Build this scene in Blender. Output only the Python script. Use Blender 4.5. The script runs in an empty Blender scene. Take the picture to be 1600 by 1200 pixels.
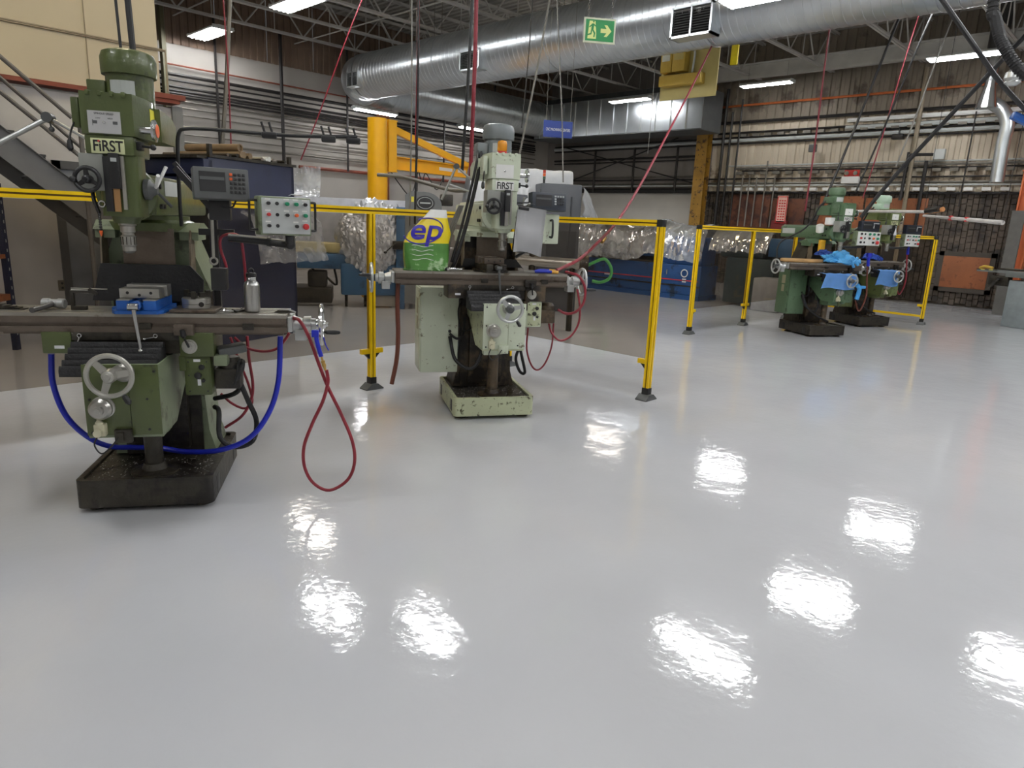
import bpy, bmesh, math, random
from mathutils import Vector, Matrix, Euler
from mathutils import noise as mn
R = math.radians
random.seed(7)
sc = bpy.context.scene
col = sc.collection
# ------------------------------------------------------------------ camera
F = 1067.0; PITCH = R(13.35); ROLL = R(2.5); YAW = R(43.8); EYE = Vector((0, 0, 1.45))
_fw = Vector((math.cos(YAW), math.sin(YAW), 0)); _rt = Vector((math.sin(YAW), -math.cos(YAW), 0)); _up = Vector((0, 0, 1))
_zf = _fw*math.cos(PITCH) - _up*math.sin(PITCH); _yd = -(_up*math.cos(PITCH) + _fw*math.sin(PITCH))
_ix = _rt*math.cos(ROLL) - _yd*math.sin(ROLL); _iy = _rt*math.sin(ROLL) + _yd*math.cos(ROLL)
cam = bpy.data.cameras.new('camera'); cam_o = bpy.data.objects.new('camera', cam); col.objects.link(cam_o)
m = Matrix((_ix, -_iy, -_zf)).transposed().to_4x4(); m.translation = EYE
cam_o.matrix_world = m
cam.sensor_width = 36; cam.lens = 36*F/1600; cam.clip_start = .05; cam.clip_end = 200
sc.camera = cam_o
# ------------------------------------------------------------------ view, world, light level
sc.view_settings.view_transform = 'Standard'; sc.view_settings.look = 'None'
sc.view_settings.gamma = 1; sc.view_settings.use_curve_mapping = False
sc.view_settings.exposure = 0.0
LAMP_POWER = 80.0
w = bpy.data.worlds.new('world'); sc.world = w; w.use_nodes = True
w.node_tree.nodes['Background'].inputs[0].default_value = (.55, .58, .62, 1)
w.node_tree.nodes['Background'].inputs[1].default_value = .25
sc.cycles.max_bounces = 8; sc.cycles.transparent_max_bounces = 16
sc.cycles.sample_clamp_indirect = 6.0

def ray(u, v): return _ix*((u-800)/F) + _iy*((v-600)/F) + _zf
def onz(u, v, z=0.): d = ray(u, v); return EYE + d*((z-EYE.z)/d.z)
def onx(u, v, x): d = ray(u, v); return EYE + d*(x/d.x)
def ony(u, v, y): d = ray(u, v); return EYE + d*(y/d.y)
def onp(u, v, p0, n):
    d = ray(u, v); return EYE + d*((Vector(p0)-EYE).dot(n)/d.dot(n))
def atd(u, v, dist):            # point on the pixel's ray at a horizontal distance
    d = ray(u, v); return EYE + d*(dist/math.hypot(d.x, d.y))

# ------------------------------------------------------------------ materials
def lin(c): return tuple(((x/255)/12.92 if x/255 <= .04045 else ((x/255+.055)/1.055)**2.4) for x in c)
MATS = {}
def M(name, c, rough=.5, metal=0., var=.12, scale=8., bump=0., bscale=60., dirt=None, coat=0., aniso=None, emit=0., trans=0., spec=.5):
    if name in MATS: return MATS[name]
    mt = bpy.data.materials.new(name); mt.use_nodes = True; nt = mt.node_tree; N = nt.nodes; L = nt.links
    b = N['Principled BSDF']; c = lin(c)
    tc = N.new('ShaderNodeTexCoord')
    nz = N.new('ShaderNodeTexNoise'); nz.inputs['Scale'].default_value = scale; nz.inputs['Detail'].default_value = 6
    L.new(tc.outputs['Object'], nz.inputs['Vector'])
    rp = N.new('ShaderNodeValToRGB'); rp.color_ramp.elements[0].position = .3; rp.color_ramp.elements[1].position = .7
    rp.color_ramp.elements[0].color = (*[x*(1-var) for x in c], 1); rp.color_ramp.elements[1].color = (*[min(1, x*(1+var)) for x in c], 1)
    L.new(nz.outputs['Fac'], rp.inputs['Fac']); out = rp.outputs['Color']
    if dirt:
        dc, amt, ds = dirt; dc = lin(dc)
        n2 = N.new('ShaderNodeTexNoise'); n2.inputs['Scale'].default_value = ds; n2.inputs['Detail'].default_value = 8; n2.inputs['Roughness'].default_value = .65
        L.new(tc.outputs['Object'], n2.inputs['Vector'])
        r2 = N.new('ShaderNodeValToRGB'); r2.color_ramp.elements[0].position = .62-amt*.4; r2.color_ramp.elements[1].position = .68-amt*.3
        r2.color_ramp.elements[0].color = (0, 0, 0, 1); r2.color_ramp.elements[1].color = (1, 1, 1, 1)
        L.new(n2.outputs['Fac'], r2.inputs['Fac'])
        mx = N.new('ShaderNodeMix'); mx.data_type = 'RGBA'
        L.new(r2.outputs['Color'], mx.inputs[0]); L.new(out, mx.inputs[6]); mx.inputs[7].default_value = (*dc, 1); out = mx.outputs[2]
    L.new(out, b.inputs['Base Color'])
    b.inputs['Roughness'].default_value = rough; b.inputs['Metallic'].default_value = metal
    b.inputs['Coat Weight'].default_value = coat; b.inputs['Coat Roughness'].default_value = .08
    b.inputs['Specular IOR Level'].default_value = spec
    if trans: b.inputs['Transmission Weight'].default_value = trans
    if emit:
        b.inputs['Emission Color'].default_value = (*c, 1); b.inputs['Emission Strength'].default_value = emit
    if bump:
        n3 = N.new('ShaderNodeTexNoise'); n3.inputs['Scale'].default_value = bscale; n3.inputs['Detail'].default_value = 4
        L.new(tc.outputs['Object'], n3.inputs['Vector'])
        bp = N.new('ShaderNodeBump'); bp.inputs['Strength'].default_value = bump; bp.inputs['Distance'].default_value = .01
        L.new(n3.outputs['Fac'], bp.inputs['Height']); L.new(bp.outputs['Normal'], b.inputs['Normal'])
    MATS[name] = mt; return mt

def clear_mat(name, tint, gloss, grough, diff=0., dcol=(200, 200, 200), wrinkle=0., wscale=20., streak=False, even=False, sq=(1, 1, 1)):
    if name in MATS: return MATS[name]
    mt = bpy.data.materials.new(name); mt.use_nodes = True; nt = mt.node_tree; N = nt.nodes; L = nt.links
    for n in list(N): N.remove(n)
    o = N.new('ShaderNodeOutputMaterial'); t = N.new('ShaderNodeBsdfTransparent'); t.inputs[0].default_value = (*lin(tint), 1)
    g = N.new('ShaderNodeBsdfGlossy'); g.inputs['Roughness'].default_value = grough; g.inputs[0].default_value = (1, 1, 1, 1)
    fr = N.new('ShaderNodeLayerWeight'); fr.inputs[0].default_value = gloss
    mx = N.new('ShaderNodeMixShader'); L.new(fr.outputs['Fresnel'], mx.inputs[0]); L.new(t.outputs[0], mx.inputs[1]); L.new(g.outputs[0], mx.inputs[2])
    last = mx
    tc = N.new('ShaderNodeTexCoord')
    if diff:
        d = N.new('ShaderNodeBsdfDiffuse'); d.inputs[0].default_value = (*lin(dcol), 1)
        nz = N.new('ShaderNodeTexNoise'); nz.inputs['Scale'].default_value = 1.6 if streak else wscale; nz.inputs['Detail'].default_value = 5
        L.new(tc.outputs['Object'], nz.inputs['Vector'])
        mr = N.new('ShaderNodeMapRange'); mr.inputs[1].default_value = .35; mr.inputs[2].default_value = .75
        mr.inputs[3].default_value = diff*(.85 if even else .3); mr.inputs[4].default_value = diff*(1.1 if even else 1.6)
        L.new(nz.outputs['Fac'], mr.inputs[0])
        m2 = N.new('ShaderNodeMixShader'); L.new(mr.outputs[0], m2.inputs[0]); L.new(last.outputs[0], m2.inputs[1]); L.new(d.outputs[0], m2.inputs[2]); last = m2
    if wrinkle:
        n3 = N.new('ShaderNodeTexNoise'); n3.inputs['Scale'].default_value = wscale; n3.inputs['Detail'].default_value = 4; n3.inputs['Distortion'].default_value = .8; n3.noise_type = 'RIDGED_MULTIFRACTAL'
        mp = N.new('ShaderNodeMapping'); mp.inputs['Scale'].default_value = sq; L.new(tc.outputs['Object'], mp.inputs[0]); L.new(mp.outputs[0], n3.inputs['Vector'])
        bp = N.new('ShaderNodeBump'); bp.inputs['Strength'].default_value = wrinkle; bp.inputs['Distance'].default_value = .02
        L.new(n3.outputs['Fac'], bp.inputs['Height']); L.new(bp.outputs['Normal'], g.inputs['Normal']); L.new(bp.outputs['Normal'], fr.inputs['Normal'])
    L.new(last.outputs[0], o.inputs['Surface'])
    MATS[name] = mt; return mt

def floor_mat():
    mt = M('epoxy_floor', (197, 198, 201), .08, 0, .035, .9, 0)
    nt = mt.node_tree; N = nt.nodes; L = nt.links; b = N['Principled BSDF']; tc = [n for n in N if n.type == 'TEX_COORD'][0]
    a = N.new('ShaderNodeTexNoise'); a.inputs['Scale'].default_value = 34; a.inputs['Detail'].default_value = 2
    c = N.new('ShaderNodeTexNoise'); c.inputs['Scale'].default_value = 3.5; c.inputs['Detail'].default_value = 3
    for n in (a, c): L.new(tc.outputs['Object'], n.inputs['Vector'])
    b1 = N.new('ShaderNodeBump'); b1.inputs['Strength'].default_value = .12; b1.inputs['Distance'].default_value = .004
    b2 = N.new('ShaderNodeBump'); b2.inputs['Strength'].default_value = .17; b2.inputs['Distance'].default_value = .02
    L.new(c.outputs['Fac'], b2.inputs['Height']); L.new(a.outputs['Fac'], b1.inputs['Height']); L.new(b2.outputs['Normal'], b1.inputs['Normal'])
    L.new(b1.outputs['Normal'], b.inputs['Normal']); b.inputs['IOR'].default_value = 1.52
    return mt

GREEN = M('machine_green_enamel', (72, 82, 43), .35, 0, .1, 5, .15, 40, dirt=((50, 54, 34), .08, 7), coat=.2)
GREEN_S = M('machine_green_side_enamel', (118, 128, 102), .4, 0, .1, 4, .1, 40, dirt=((74, 76, 58), .2, 6))
CREAM = M('machine_cream_enamel', (204, 212, 190), .35, 0, .05, 5, .1, 40, dirt=((120, 116, 90), .04, 16), coat=.2)
CREAM_D = M('machine_cream_oily_enamel', (190, 196, 162), .4, 0, .08, 5, .1, 40, dirt=((70, 62, 42), .14, 22))
TEAL = M('machine_sage_enamel', (82, 106, 78), .4, 0, .08, 5, .1, 40, dirt=((62, 76, 56), .1, 10))
OLIVE = M('machine_olive_enamel', (98, 110, 64), .4, 0, .08, 5, .1, 40, dirt=((70, 78, 50), .1, 10))
MINT = M('motor_mint_enamel', (176, 200, 178), .4)
GREYP = M('motor_grey_enamel', (112, 118, 120), .35)
OILY = M('oily_cast_iron', (50, 46, 38), .4, .2, .35, 10, .4, 30, dirt=((26, 22, 18), .35, 6))
RUSTY = M('oily_rusty_iron', (82, 68, 50), .45, .1, .35, 9, .4, 30, dirt=((30, 24, 18), .5, 5))
STEELD = M('worn_table_steel', (98, 88, 78), .4, .45, .18, 9, .2, 80, dirt=((66, 54, 44), .15, 5))
STEEL = M('ground_steel', (176, 174, 168), .3, .8, .12, 10, .05, 80)
CHROME = M('chrome_steel', (205, 206, 206), .2, .95, .05, 10)
ALU = M('cast_aluminium', (190, 192, 190), .33, .75, .08, 10)
BLACK = M('black_plastic', (24, 24, 26), .4, 0, .2, 8)
RUBBER = M('black_rubber', (22, 22, 24), .6, 0, .3, 8, .3, 60)
DGREY = M('dark_grey_plastic', (78, 80, 80), .45)
LGREY = M('light_grey_panel', (184, 188, 186), .4, 0, .05)
WHITE = M('white_paint', (226, 226, 222), .5, 0, .04)
PAPER = M('white_paper', (222, 222, 226), .6, 0, .03)
REDP = M('red_plastic', (200, 52, 52), .35)
GREENP = M('green_plastic', (22, 130, 92), .35)
ORANGEP = M('orange_plastic', (222, 96, 40), .35)
YELLOWS = M('yellow_sticker', (220, 210, 70), .5)
YEL = M('fence_yellow_paint', (238, 196, 10), .35, 0, .05, 6)
YELC = M('crane_yellow_paint', (240, 176, 16), .4, 0, .06, 4)
BLUEV = M('vise_blue_paint', (28, 84, 160), .35)
BLUEH = M('blue_hose_rubber', (24, 38, 170), .35, 0, .08)
REDH = M('red_hose_rubber', (128, 28, 42), .45, 0, .12)
BRASS = M('brass', (196, 160, 90), .35, .7)
BROWNH = M('brown_hose_rubber', (96, 48, 34), .5)
SWARF = M('metal_chips', (190, 190, 190), .3, .9)
GALV = M('galvanised_sheet', (206, 211, 214), .3, .92, .07, 3, .04, 20)
NAVY = M('navy_painted_steel', (26, 34, 64), .45, 0, .1)
CABLE = M('black_cable', (20, 20, 22), .5)
GCABLE = M('grey_cable', (120, 118, 112), .5)
CONDUIT = M('conduit_steel', (120, 116, 108), .45, .5, .2, 5)
PIPEB = M('black_iron_pipe', (36, 33, 32), .5, .2, .2, 5)
RUSTP = M('red_oxide_steel', (120, 58, 40), .6, 0, .2, 5)
JOIST = M('joist_grey_paint', (186, 184, 178), .55, 0, .12, 3)
MUST = M('mustard_column_paint', (150, 112, 38), .55, 0, .2, 4, dirt=((70, 50, 30), .2, 6))

# ------------------------------------------------------------------ mesh helpers
def bm_(): return bmesh.new()
def box(b, c, s, rot=None, bev=0.):
    r = bmesh.ops.create_cube(b, size=1); vs = r['verts']
    bmesh.ops.scale(b, vec=s, verts=vs)
    if bev:
        es = list({e for v in vs for e in v.link_edges})
        q = bmesh.ops.bevel(b, geom=es, offset=min(bev, min(s)*.45), segments=2, affect='EDGES', profile=.6)
        vs = list({v for f in q['faces'] for v in f.verts} | {v for v in vs if v.is_valid})
    if rot is not None: bmesh.ops.rotate(b, cent=(0, 0, 0), matrix=Euler(rot).to_matrix() if not isinstance(rot, Matrix) else rot, verts=vs)
    bmesh.ops.translate(b, vec=c, verts=vs)
    return b
def bb(b, x0, x1, y0, y1, z0, z1, bev=0.): return box(b, ((x0+x1)/2, (y0+y1)/2, (z0+z1)/2), (abs(x1-x0), abs(y1-y0), abs(z1-z0)), None, bev)
def frame_of(d):
    d = Vector(d).normalized(); u = d.cross(Vector((0, 0, 1)))
    if u.length < 1e-4: u = Vector((1, 0, 0))
    u.normalize(); return u, d.cross(u).normalized()
def ring(b, c, u, v, r, n, ph=0.): return [b.verts.new(Vector(c)+u*(r*math.cos(ph+2*math.pi*i/n))+v*(r*math.sin(ph+2*math.pi*i/n))) for i in range(n)]
def bridge(b, A, B):
    n = len(A)
    for i in range(n): b.faces.new((A[i], A[(i+1) % n], B[(i+1) % n], B[i]))
def lathe(b, o, axis, prof, n=20):
    """prof: (radius, distance along axis)"""
    axis = Vector(axis).normalized(); u, v = frame_of(axis); o = Vector(o); prev = None; first = None
    for r, h in prof:
        cur = ring(b, o+axis*h, u, v, max(r, 1e-4), n)
        if prev: bridge(b, prev, cur)
        else: first = cur
        prev = cur
    b.faces.new(list(reversed(first))); b.faces.new(prev)
    return b
def cyl(b, p0, p1, r0, r1=None, n=14):
    d = Vector(p1)-Vector(p0); return lathe(b, p0, d, [(r0, 0), (r0 if r1 is None else r1, d.length)], n)
def ball(b, c, r, n=12):
    return lathe(b, c, (0, 0, 1), [(r*math.sin(math.pi*k/8), -r*math.cos(math.pi*k/8)) for k in range(9)], n)
def smooth(pts, k=6):
    P = [Vector(p) for p in pts]; P = [P[0]*2-P[1]]+P+[P[-1]*2-P[-2]]; out = []
    for i in range(1, len(P)-2):
        a, b_, c, d = P[i-1:i+3]
        for j in range(k):
            t = j/k
            out.append(.5*((2*b_)+(c-a)*t+(2*a-5*b_+4*c-d)*t*t+(3*b_-a-3*c+d)*t**3))
    out.append(P[-2]); return out
def tube(b, pts, r, n=8, k=6, sm=True):
    P = smooth(pts, k) if sm and len(pts) > 2 else [Vector(p) for p in pts]
    prev = None; u = None; first = None
    for i, p in enumerate(P):
        t = (P[min(i+1, len(P)-1)]-P[max(i-1, 0)]).normalized()
        if u is None: u, v = frame_of(t)
        u = (u-t*u.dot(t)).normalized(); v = t.cross(u)
        cur = ring(b, p, u, v, r, n)
        if prev: bridge(b, prev, cur)
        else: first = cur
        prev = cur
    b.faces.new(list(reversed(first))); b.faces.new(prev); return b
def torus(b, c, axis, Rr, r, n=32, k=8):
    u, v = frame_of(axis); a = Vector(axis).normalized(); prev = None; rings = []
    for i in range(n):
        t = 2*math.pi*i/n; d = u*math.cos(t)+v*math.sin(t)
        rings.append([b.verts.new(Vector(c)+d*(Rr+r*math.cos(2*math.pi*j/k))+a*(r*math.sin(2*math.pi*j/k))) for j in range(k)])
    for i in range(n): bridge(b, rings[i], rings[(i+1) % n])
    return b
def prism(b, poly, axis, d0, d1):
    """poly in the plane normal to axis: x->(y,z) y->(x,z) z->(x,y)"""
    def P(a, c, d): return {'x': (d, a, c), 'y': (a, d, c), 'z': (a, c, d)}[axis]
    A = [b.verts.new(P(*p, d0)) for p in poly]; B = [b.verts.new(P(*p, d1)) for p in poly]
    bridge(b, A, B); b.faces.new(list(reversed(A))); b.faces.new(B); return b
def rrect(x0, x1, y0, y1, r, n=4):
    out = []
    for cx, cy, a0 in ((x1-r, y1-r, 0), (x0+r, y1-r, 90), (x0+r, y0+r, 180), (x1-r, y0+r, 270)):
        for i in range(n+1): a = R(a0+90*i/n); out.append((cx+r*math.cos(a), cy+r*math.sin(a)))
    return out
def finish(b, sharp=.55, flat=False):
    bmesh.ops.recalc_face_normals(b, faces=b.faces)
    for f in b.faces: f.smooth = not flat
    for e in b.edges:
        if len(e.link_faces) == 2 and e.link_faces[0].normal.angle(e.link_faces[1].normal, 0) > sharp: e.smooth = False
def part(name, b, mat, parent=None, label=None, kind=None, loc=None, flat=False, raw=False):
    if not raw: finish(b, flat=flat)
    me = bpy.data.meshes.new(name); b.to_mesh(me); b.free(); me.materials.append(mat)
    o = bpy.data.objects.new(name, me); col.objects.link(o)
    if parent is not None: o.parent = parent
    if loc is not None: o.location = loc
    if label: o['label'] = label
    if kind: o['kind'] = kind
    return o
def again(o, loc=None, rot=None, parent=None, scale=None):
    c = o.copy(); col.objects.link(c)
    if parent is not None: c.parent = parent
    if loc is not None: c.location = loc
    if rot is not None: c.rotation_euler = rot
    if scale is not None: c.scale = scale
    return c
def tag(o, label, cat, group=None):
    o['label'] = label; o['category'] = cat
    if group: o['group'] = group
    return o
def thing(name, label, cat, loc=(0, 0, 0), rz=0., group=None):
    o = bpy.data.objects.new(name, None); col.objects.link(o); o.location = loc; o.rotation_euler = (0, 0, rz); o.empty_display_size = .1
    return tag(o, label, cat, group)
def single(name, b, mat, label, cat, group=None): return tag(part(name, b, mat), label, cat, group)
def struct(name, b, mat, parent=None, flat=False):
    o = part(name, b, mat, parent, flat=flat)
    if parent is None: o['kind'] = 'structure'
    return o
def text(name, s, size, mat, parent, loc, rot, depth=.0008, sx=1., bold=.0, align='CENTER'):
    cu = bpy.data.curves.new(name, 'FONT'); cu.body = s; cu.size = size; cu.extrude = depth; cu.offset = bold
    cu.align_x = align; cu.align_y = 'CENTER'
    t = bpy.data.objects.new('tmp', cu); col.objects.link(t)
    dg = bpy.context.evaluated_depsgraph_get(); dg.update()
    me = bpy.data.meshes.new_from_object(t.evaluated_get(dg)); bpy.data.objects.remove(t)
    me.materials.clear(); me.materials.append(mat); me.name = name
    o = bpy.data.objects.new(name, me); col.objects.link(o); o.parent = parent; o.location = loc; o.rotation_euler = rot; o.scale = (sx, 1, 1)
    return o

# ------------------------------------------------------------------ setting
WX, WY = 18.4, 16.4          # far walls
X0, Y0, ZC = -7.0, -9.0, 6.3
b = bm_(); bb(b, X0, WX+.3, Y0, WY+.3, -.2, 0); struct('floor', b, floor_mat())
# roof deck: ribbed steel running along Y
def ribbed(b, a0, a1, pitch, top, depth, l0, l1, put, splits=1):
    """put(a, h, l) -> point; trapezoid ribs along l"""
    prof = []; a = a0
    while a < a1-1e-6:
        p = pitch
        prof += [(a, 0), (a+p*(1-top)-depth*.5, 0), (a+p*(1-top), depth), (a+p-depth*.5, depth)]; a += p
    prof.append((a1, 0)); prev = None
    for a, h in prof:
        cur = [b.verts.new(put(a, h, l0+(l1-l0)*i/splits)) for i in range(splits+1)]
        if prev:
            for i in range(splits): b.faces.new((prev[i], cur[i], cur[i+1], prev[i+1]))
        prev = cur
b = bm_(); ribbed(b, X0, WX+.3, .19, .42, .045, Y0, WY+.3, lambda a, h, l: (a, l, ZC+h))
bb(b, X0, WX+.3, Y0, WY+.3, ZC+.06, ZC+.1)
ceiling = struct('ceiling', b, M('roof_deck_paint', (158, 154, 146), .6, 0, .12, 2), flat=True)
# joists along X, hung under the deck
def joist_member(L_, s=.05):
    b = bm_(); 
    for dy in (-.032, .032): bb(b, 0, L_, dy-.024, dy+.024, -.003, .003); bb(b, 0, L_, dy*1.0-.004, dy*1.0+.004, -.0, .045)
    return b
JL = WX-X0; jz0, jz1 = 5.36, 6.24
jys = [-6.4, -4.4, -2.4, -.4, 1.5, 3.3, 5.15, 7.15, 9.0, 10.75, 12.5, 14.1, 15.6]
bar = None; chord = None; post = None
for jy in jys:
    if chord is None: chord = part('joist_chord', joist_member(JL), JOIST, ceiling, loc=(X0, jy, jz0))
    else: again(chord, (X0, jy, jz0))
    again(chord, (X0, jy, jz1), (math.pi, 0, 0))
    x = X0+.4; up = True; k = 0
    while x < WX-1.2:
        if x > 1.0 or jy < 8:
            if bar is None:
                b = bm_(); cyl(b, (0, 0, 0), (.7, 0, jz1-jz0-.04), .017, n=6); bar = part('web_bar', b, JOIST, ceiling, loc=(x, jy, jz0+.02)); 
                b = bm_(); cyl(b, (0, 0, 0), (0, 0, jz1-jz0-.04), .012, n=6); post = part('web_post', b, JOIST, ceiling, loc=(x, jy, jz0+.02))
            else:
                if x > 3: again(bar, (x, jy, jz0+.02)) if up else again(bar, (x+.7, jy, jz0+.02), (0, 0, math.pi))
                if k % 2 == 0 and x > 3: again(post, (x+.7, jy, jz0+.02))
        x += .7; up = not up; k += 1
# girder and bridging along Y
b = bm_()
for x in (6.2, 9.0, 12.2, 14.6): cyl(b, (x, 0, jz0+.03), (x, WY, jz0+.03), .014, n=6)
g = part('bridging_rod', b, JOIST, ceiling)
b = bm_(); bb(b, 17.6, 17.75, Y0, 11.5, 5.28, 5.34); bb(b, 17.66, 17.69, Y0, 11.5, 5.34, 5.6); bb(b, 17.6, 17.75, Y0, 11.5, 5.6, 5.64); part('edge_girder', b, JOIST, ceiling)
# walls -------------------------------------------------------------
SIDL = M('siding_light_paint', (196, 184, 164), .6, 0, .1, 1.5, dirt=((120, 104, 84), .16, 1.2))
SIDU = M('siding_upper_dark', (126, 116, 102), .65, 0, .16, 1.5, dirt=((80, 70, 58), .25, 1.2))  # upper sheets in a darker tone than the sheets below
SIDD = M('siding_dark_grime', (84, 74, 64), .7, 0, .25, 3, dirt=((44, 38, 33), .35, 2.5))
b = bm_(); bb(b, WX+.12, WX+.3, Y0, WY+.3, 0, ZC+.05); wb_ = struct('wall_back', b, SIDU)
def sheets(name, y0, y1, wd, z0, z1, pitch, top, depth, mat):
    o = None; y = y0
    while y < y1-.01:
        if o is None:
            b = bm_(); ribbed(b, 0, wd, pitch, top, depth, 0, z1-z0, lambda a, h, l: (-h, a, l)); o = part(name, b, mat, wb_, loc=(WX, y, z0), flat=True)
        else: again(o, (WX-random.random()*.012, y, z0))
        y += wd
sheets('cladding_sheet', -1.5, 10.2, .9, 2.52, 4.36, .225, .55, .035, SIDL)
sheets('upper_cladding_sheet', -1.5, 10.2, .9, 4.38, ZC, .225, .55, .035, SIDU)
# low dark liner: flutes with many short joints
b = bm_(); 
random.seed(3)
y = -1.5
while y < 10.2:
    for k in range(18):
        z = .02+k*.138+(.0 if int(y*7) % 2 else .045)
        box(b, (WX-.01-random.random()*.012, y+.055, z+.064), (.04, .098, .122))
    y += .115
o = part('dark_liner_blocks', b, SIDD, wb_, flat=True); o['kind'] = 'stuff'
b = bm_(); bb(b, WX-.01, WX+.1, 10.2, WY, 0, 2.5); part('painted_block', b, M('block_white', (186, 182, 174), .6, 0, .06, 2), wb_)
b = bm_(); bb(b, WX-.01, WX+.1, 10.2, WY, 2.5, ZC); part('upper_board', b, M('upper_board_paint', (132, 126, 120), .6, 0, .1, 2), wb_)
b = bm_(); bb(b, X0, WX+.3, WY, WY+.2, 0, 4.9); wl_ = struct('wall_left', b, M('white_board_wall', (166, 161, 154), .6, 0, .08, 1.2))
sp = None
for i in range(13):
    x = 3.5+i*1.2
    if sp is None:
        b = bm_(); ribbed(b, 0, 1.19, .17, .4, .03, 0, ZC-4.84, lambda a, h, l: (a, -h, l)); sp = part('soffit_sheet', b, M('brown_soffit', (120, 100, 84), .65, 0, .15, 2), wl_, loc=(x, WY-.02, 4.84), flat=True)
    else: again(sp, (x, WY-.02, 4.84))
b = bm_(); bb(b, X0-.2, X0, Y0, WY+.3, 0, ZC); struct('wall_front', b, M('plain_wall', (190, 186, 178), .6))
b = bm_(); bb(b, X0, WX+.3, Y0-.2, Y0, 0, ZC); struct('wall_right', b, MATS['plain_wall'])

# pipes and conduits on the left wall
def cond(pts, r, mat, parent, n=6, name='conduit', sm=False):
    b = bm_(); tube(b, pts, r, n, sm=sm); return part(name, b, mat, parent)
yw = WY-.09
for i, (z, r, mt_) in enumerate([(4.42, .018, RUSTP), (4.22, .04, PIPEB), (4.1, .02, PIPEB), (3.98, .03, PIPEB), (3.9, .022, PIPEB), (3.84, .022, PIPEB), (3.78, .022, PIPEB), (3.7, .02, CONDUIT), (3.56, .02, CONDUIT), (3.42, .016, CONDUIT), (3.18, .024, CONDUIT), (3.02, .018, CONDUIT), (2.86, .03, CONDUIT)]):
    cond([(3.6, yw-.02*(i % 3), z), (17.6, yw-.02*(i % 3), z-.05)], r, mt_, wl_)
cond([(9.0, yw, 2.56), (17.6, yw, 2.56)], .045, RUSTP, wl_, name='pipe')
for x, z0, r, mt_ in ((5.9, 2.3, .07, M('olive_pipe', (96, 92, 66), .5)), (7.0, 2.4, .03, PIPEB), (8.55, 2.5, .045, PIPEB), (10.35, 2.55, .03, PIPEB), (12.6, 2.0, .04, PIPEB), (13.6, 2.5, .03, PIPEB), (15.6, 1.8, .03, PIPEB)):
    cond([(x, yw-.09, z0), (x, yw-.09, 5.5)], r, mt_, wl_, name='riser_pipe')
b = bm_()
for s in (-1, 1): bb(b, 11.35+s*.13-.012, 11.35+s*.13+.012, WY-.42, WY-.22, 0, 5.4)
bb(b, 11.22, 11.48, WY-.335, WY-.31, 0, 5.4); part('steel_column', b, M('brown_column_paint', (118, 70, 48), .55), wl_)
# pipes on the back wall
for i, (z, r, mt_, dx, ya, yb) in enumerate([(4.76, .03, M('orange_pipe', (176, 92, 44), .5), .1, -1.5, 10.6), (4.33, .04, PIPEB, .12, -1.5, 16), (4.2, .05, WHITE, .1, -1.5, 6.6), (4.06, .03, PIPEB, .1, -1.5, 10), (4.02, .05, LGREY, .16, -1.5, 6.6),
        (3.94, .025, PIPEB, .1, -1.5, 16), (3.86, .045, LGREY, .12, -1.5, 16), (3.78, .02, PIPEB, .1, -1.5, 16), (3.2, .02, LGREY, .1, -1.5, 9.6), (3.13, .03, CONDUIT, .14, -1.5, 9.4), (3.06, .02, PIPEB, .1, -1.5, 9.2),
        (2.86, .02, PIPEB, .1, -1.5, 16), (2.74, .03, CONDUIT, .1, -1.5, 16), (2.68, .02, LGREY, .16, -1.5, 16), (2.56, .06, PIPEB, .12, 10.2, 16), (2.5, .03, PIPEB, .1, -1.5, 16), (3.5, .03, PIPEB, .1, 10.4, 16), (3.4, .02, PIPEB, .1, 10.4, 16), (2.95, .02, CONDUIT, .1, 10.4, 16)]):
    cond([(WX-dx, ya, z), (WX-dx, yb, z)], r, mt_, wb_)
# wavy strut (cable support) under two of the runs
for z in (3.02, 4.0, 2.6):
    b = bm_(); y = -1.4
    while y < 9.4: bb(b, WX-.2, WX-.1, y, y+.17, z-.05, z+.02); y += .34
    o = part('pipe_clamp_row', b, CONDUIT if z != 2.6 else WHITE, wb_); o['kind'] = 'stuff'
for y, z0, z1, r, mt_ in ((9.6, .5, 4.6, .03, PIPEB), (9.35, 1.4, 4.9, .025, PIPEB), (9.1, 1.6, 2.9, .02, CONDUIT), (8.9, 1.6, 2.9, .02, CONDUIT), (8.7, 1.6, 2.9, .02, CONDUIT), (8.45, 1.6, 3.3, .02, CONDUIT), (8.2, 1.6, 2.9, .02, CONDUIT), (9.8, .4, 5.2, .04, PIPEB), (11.2, 2.5, 3.8, .035, PIPEB), (12.7, 2.5, 3.8, .035, PIPEB), (14.2, 2.5, 3.8, .035, PIPEB), (4.7, .3, 3.2, .04, PIPEB), (5.1, 2.9, 3.4, .03, PIPEB), (5.0, .1, 5.2, .05, M('painted_riser', (136, 124, 104), .6)), (3.9, 2.2, 4.2, .015, PIPEB)):
    cond([(WX-.2, y, z0), (WX-.2, y, z1)], r, mt_, wb_, name='riser_pipe')
b = bm_()
for a, c in (((15.6, 2.7), (11.2, 4.0)), ((15.4, 3.9), (10.6, 2.75))): cyl(b, (WX-.25, a[0], a[1]), (WX-.25, c[0], c[1]), .018, n=6)
part('cross_brace', b, PIPEB, wb_)
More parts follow.
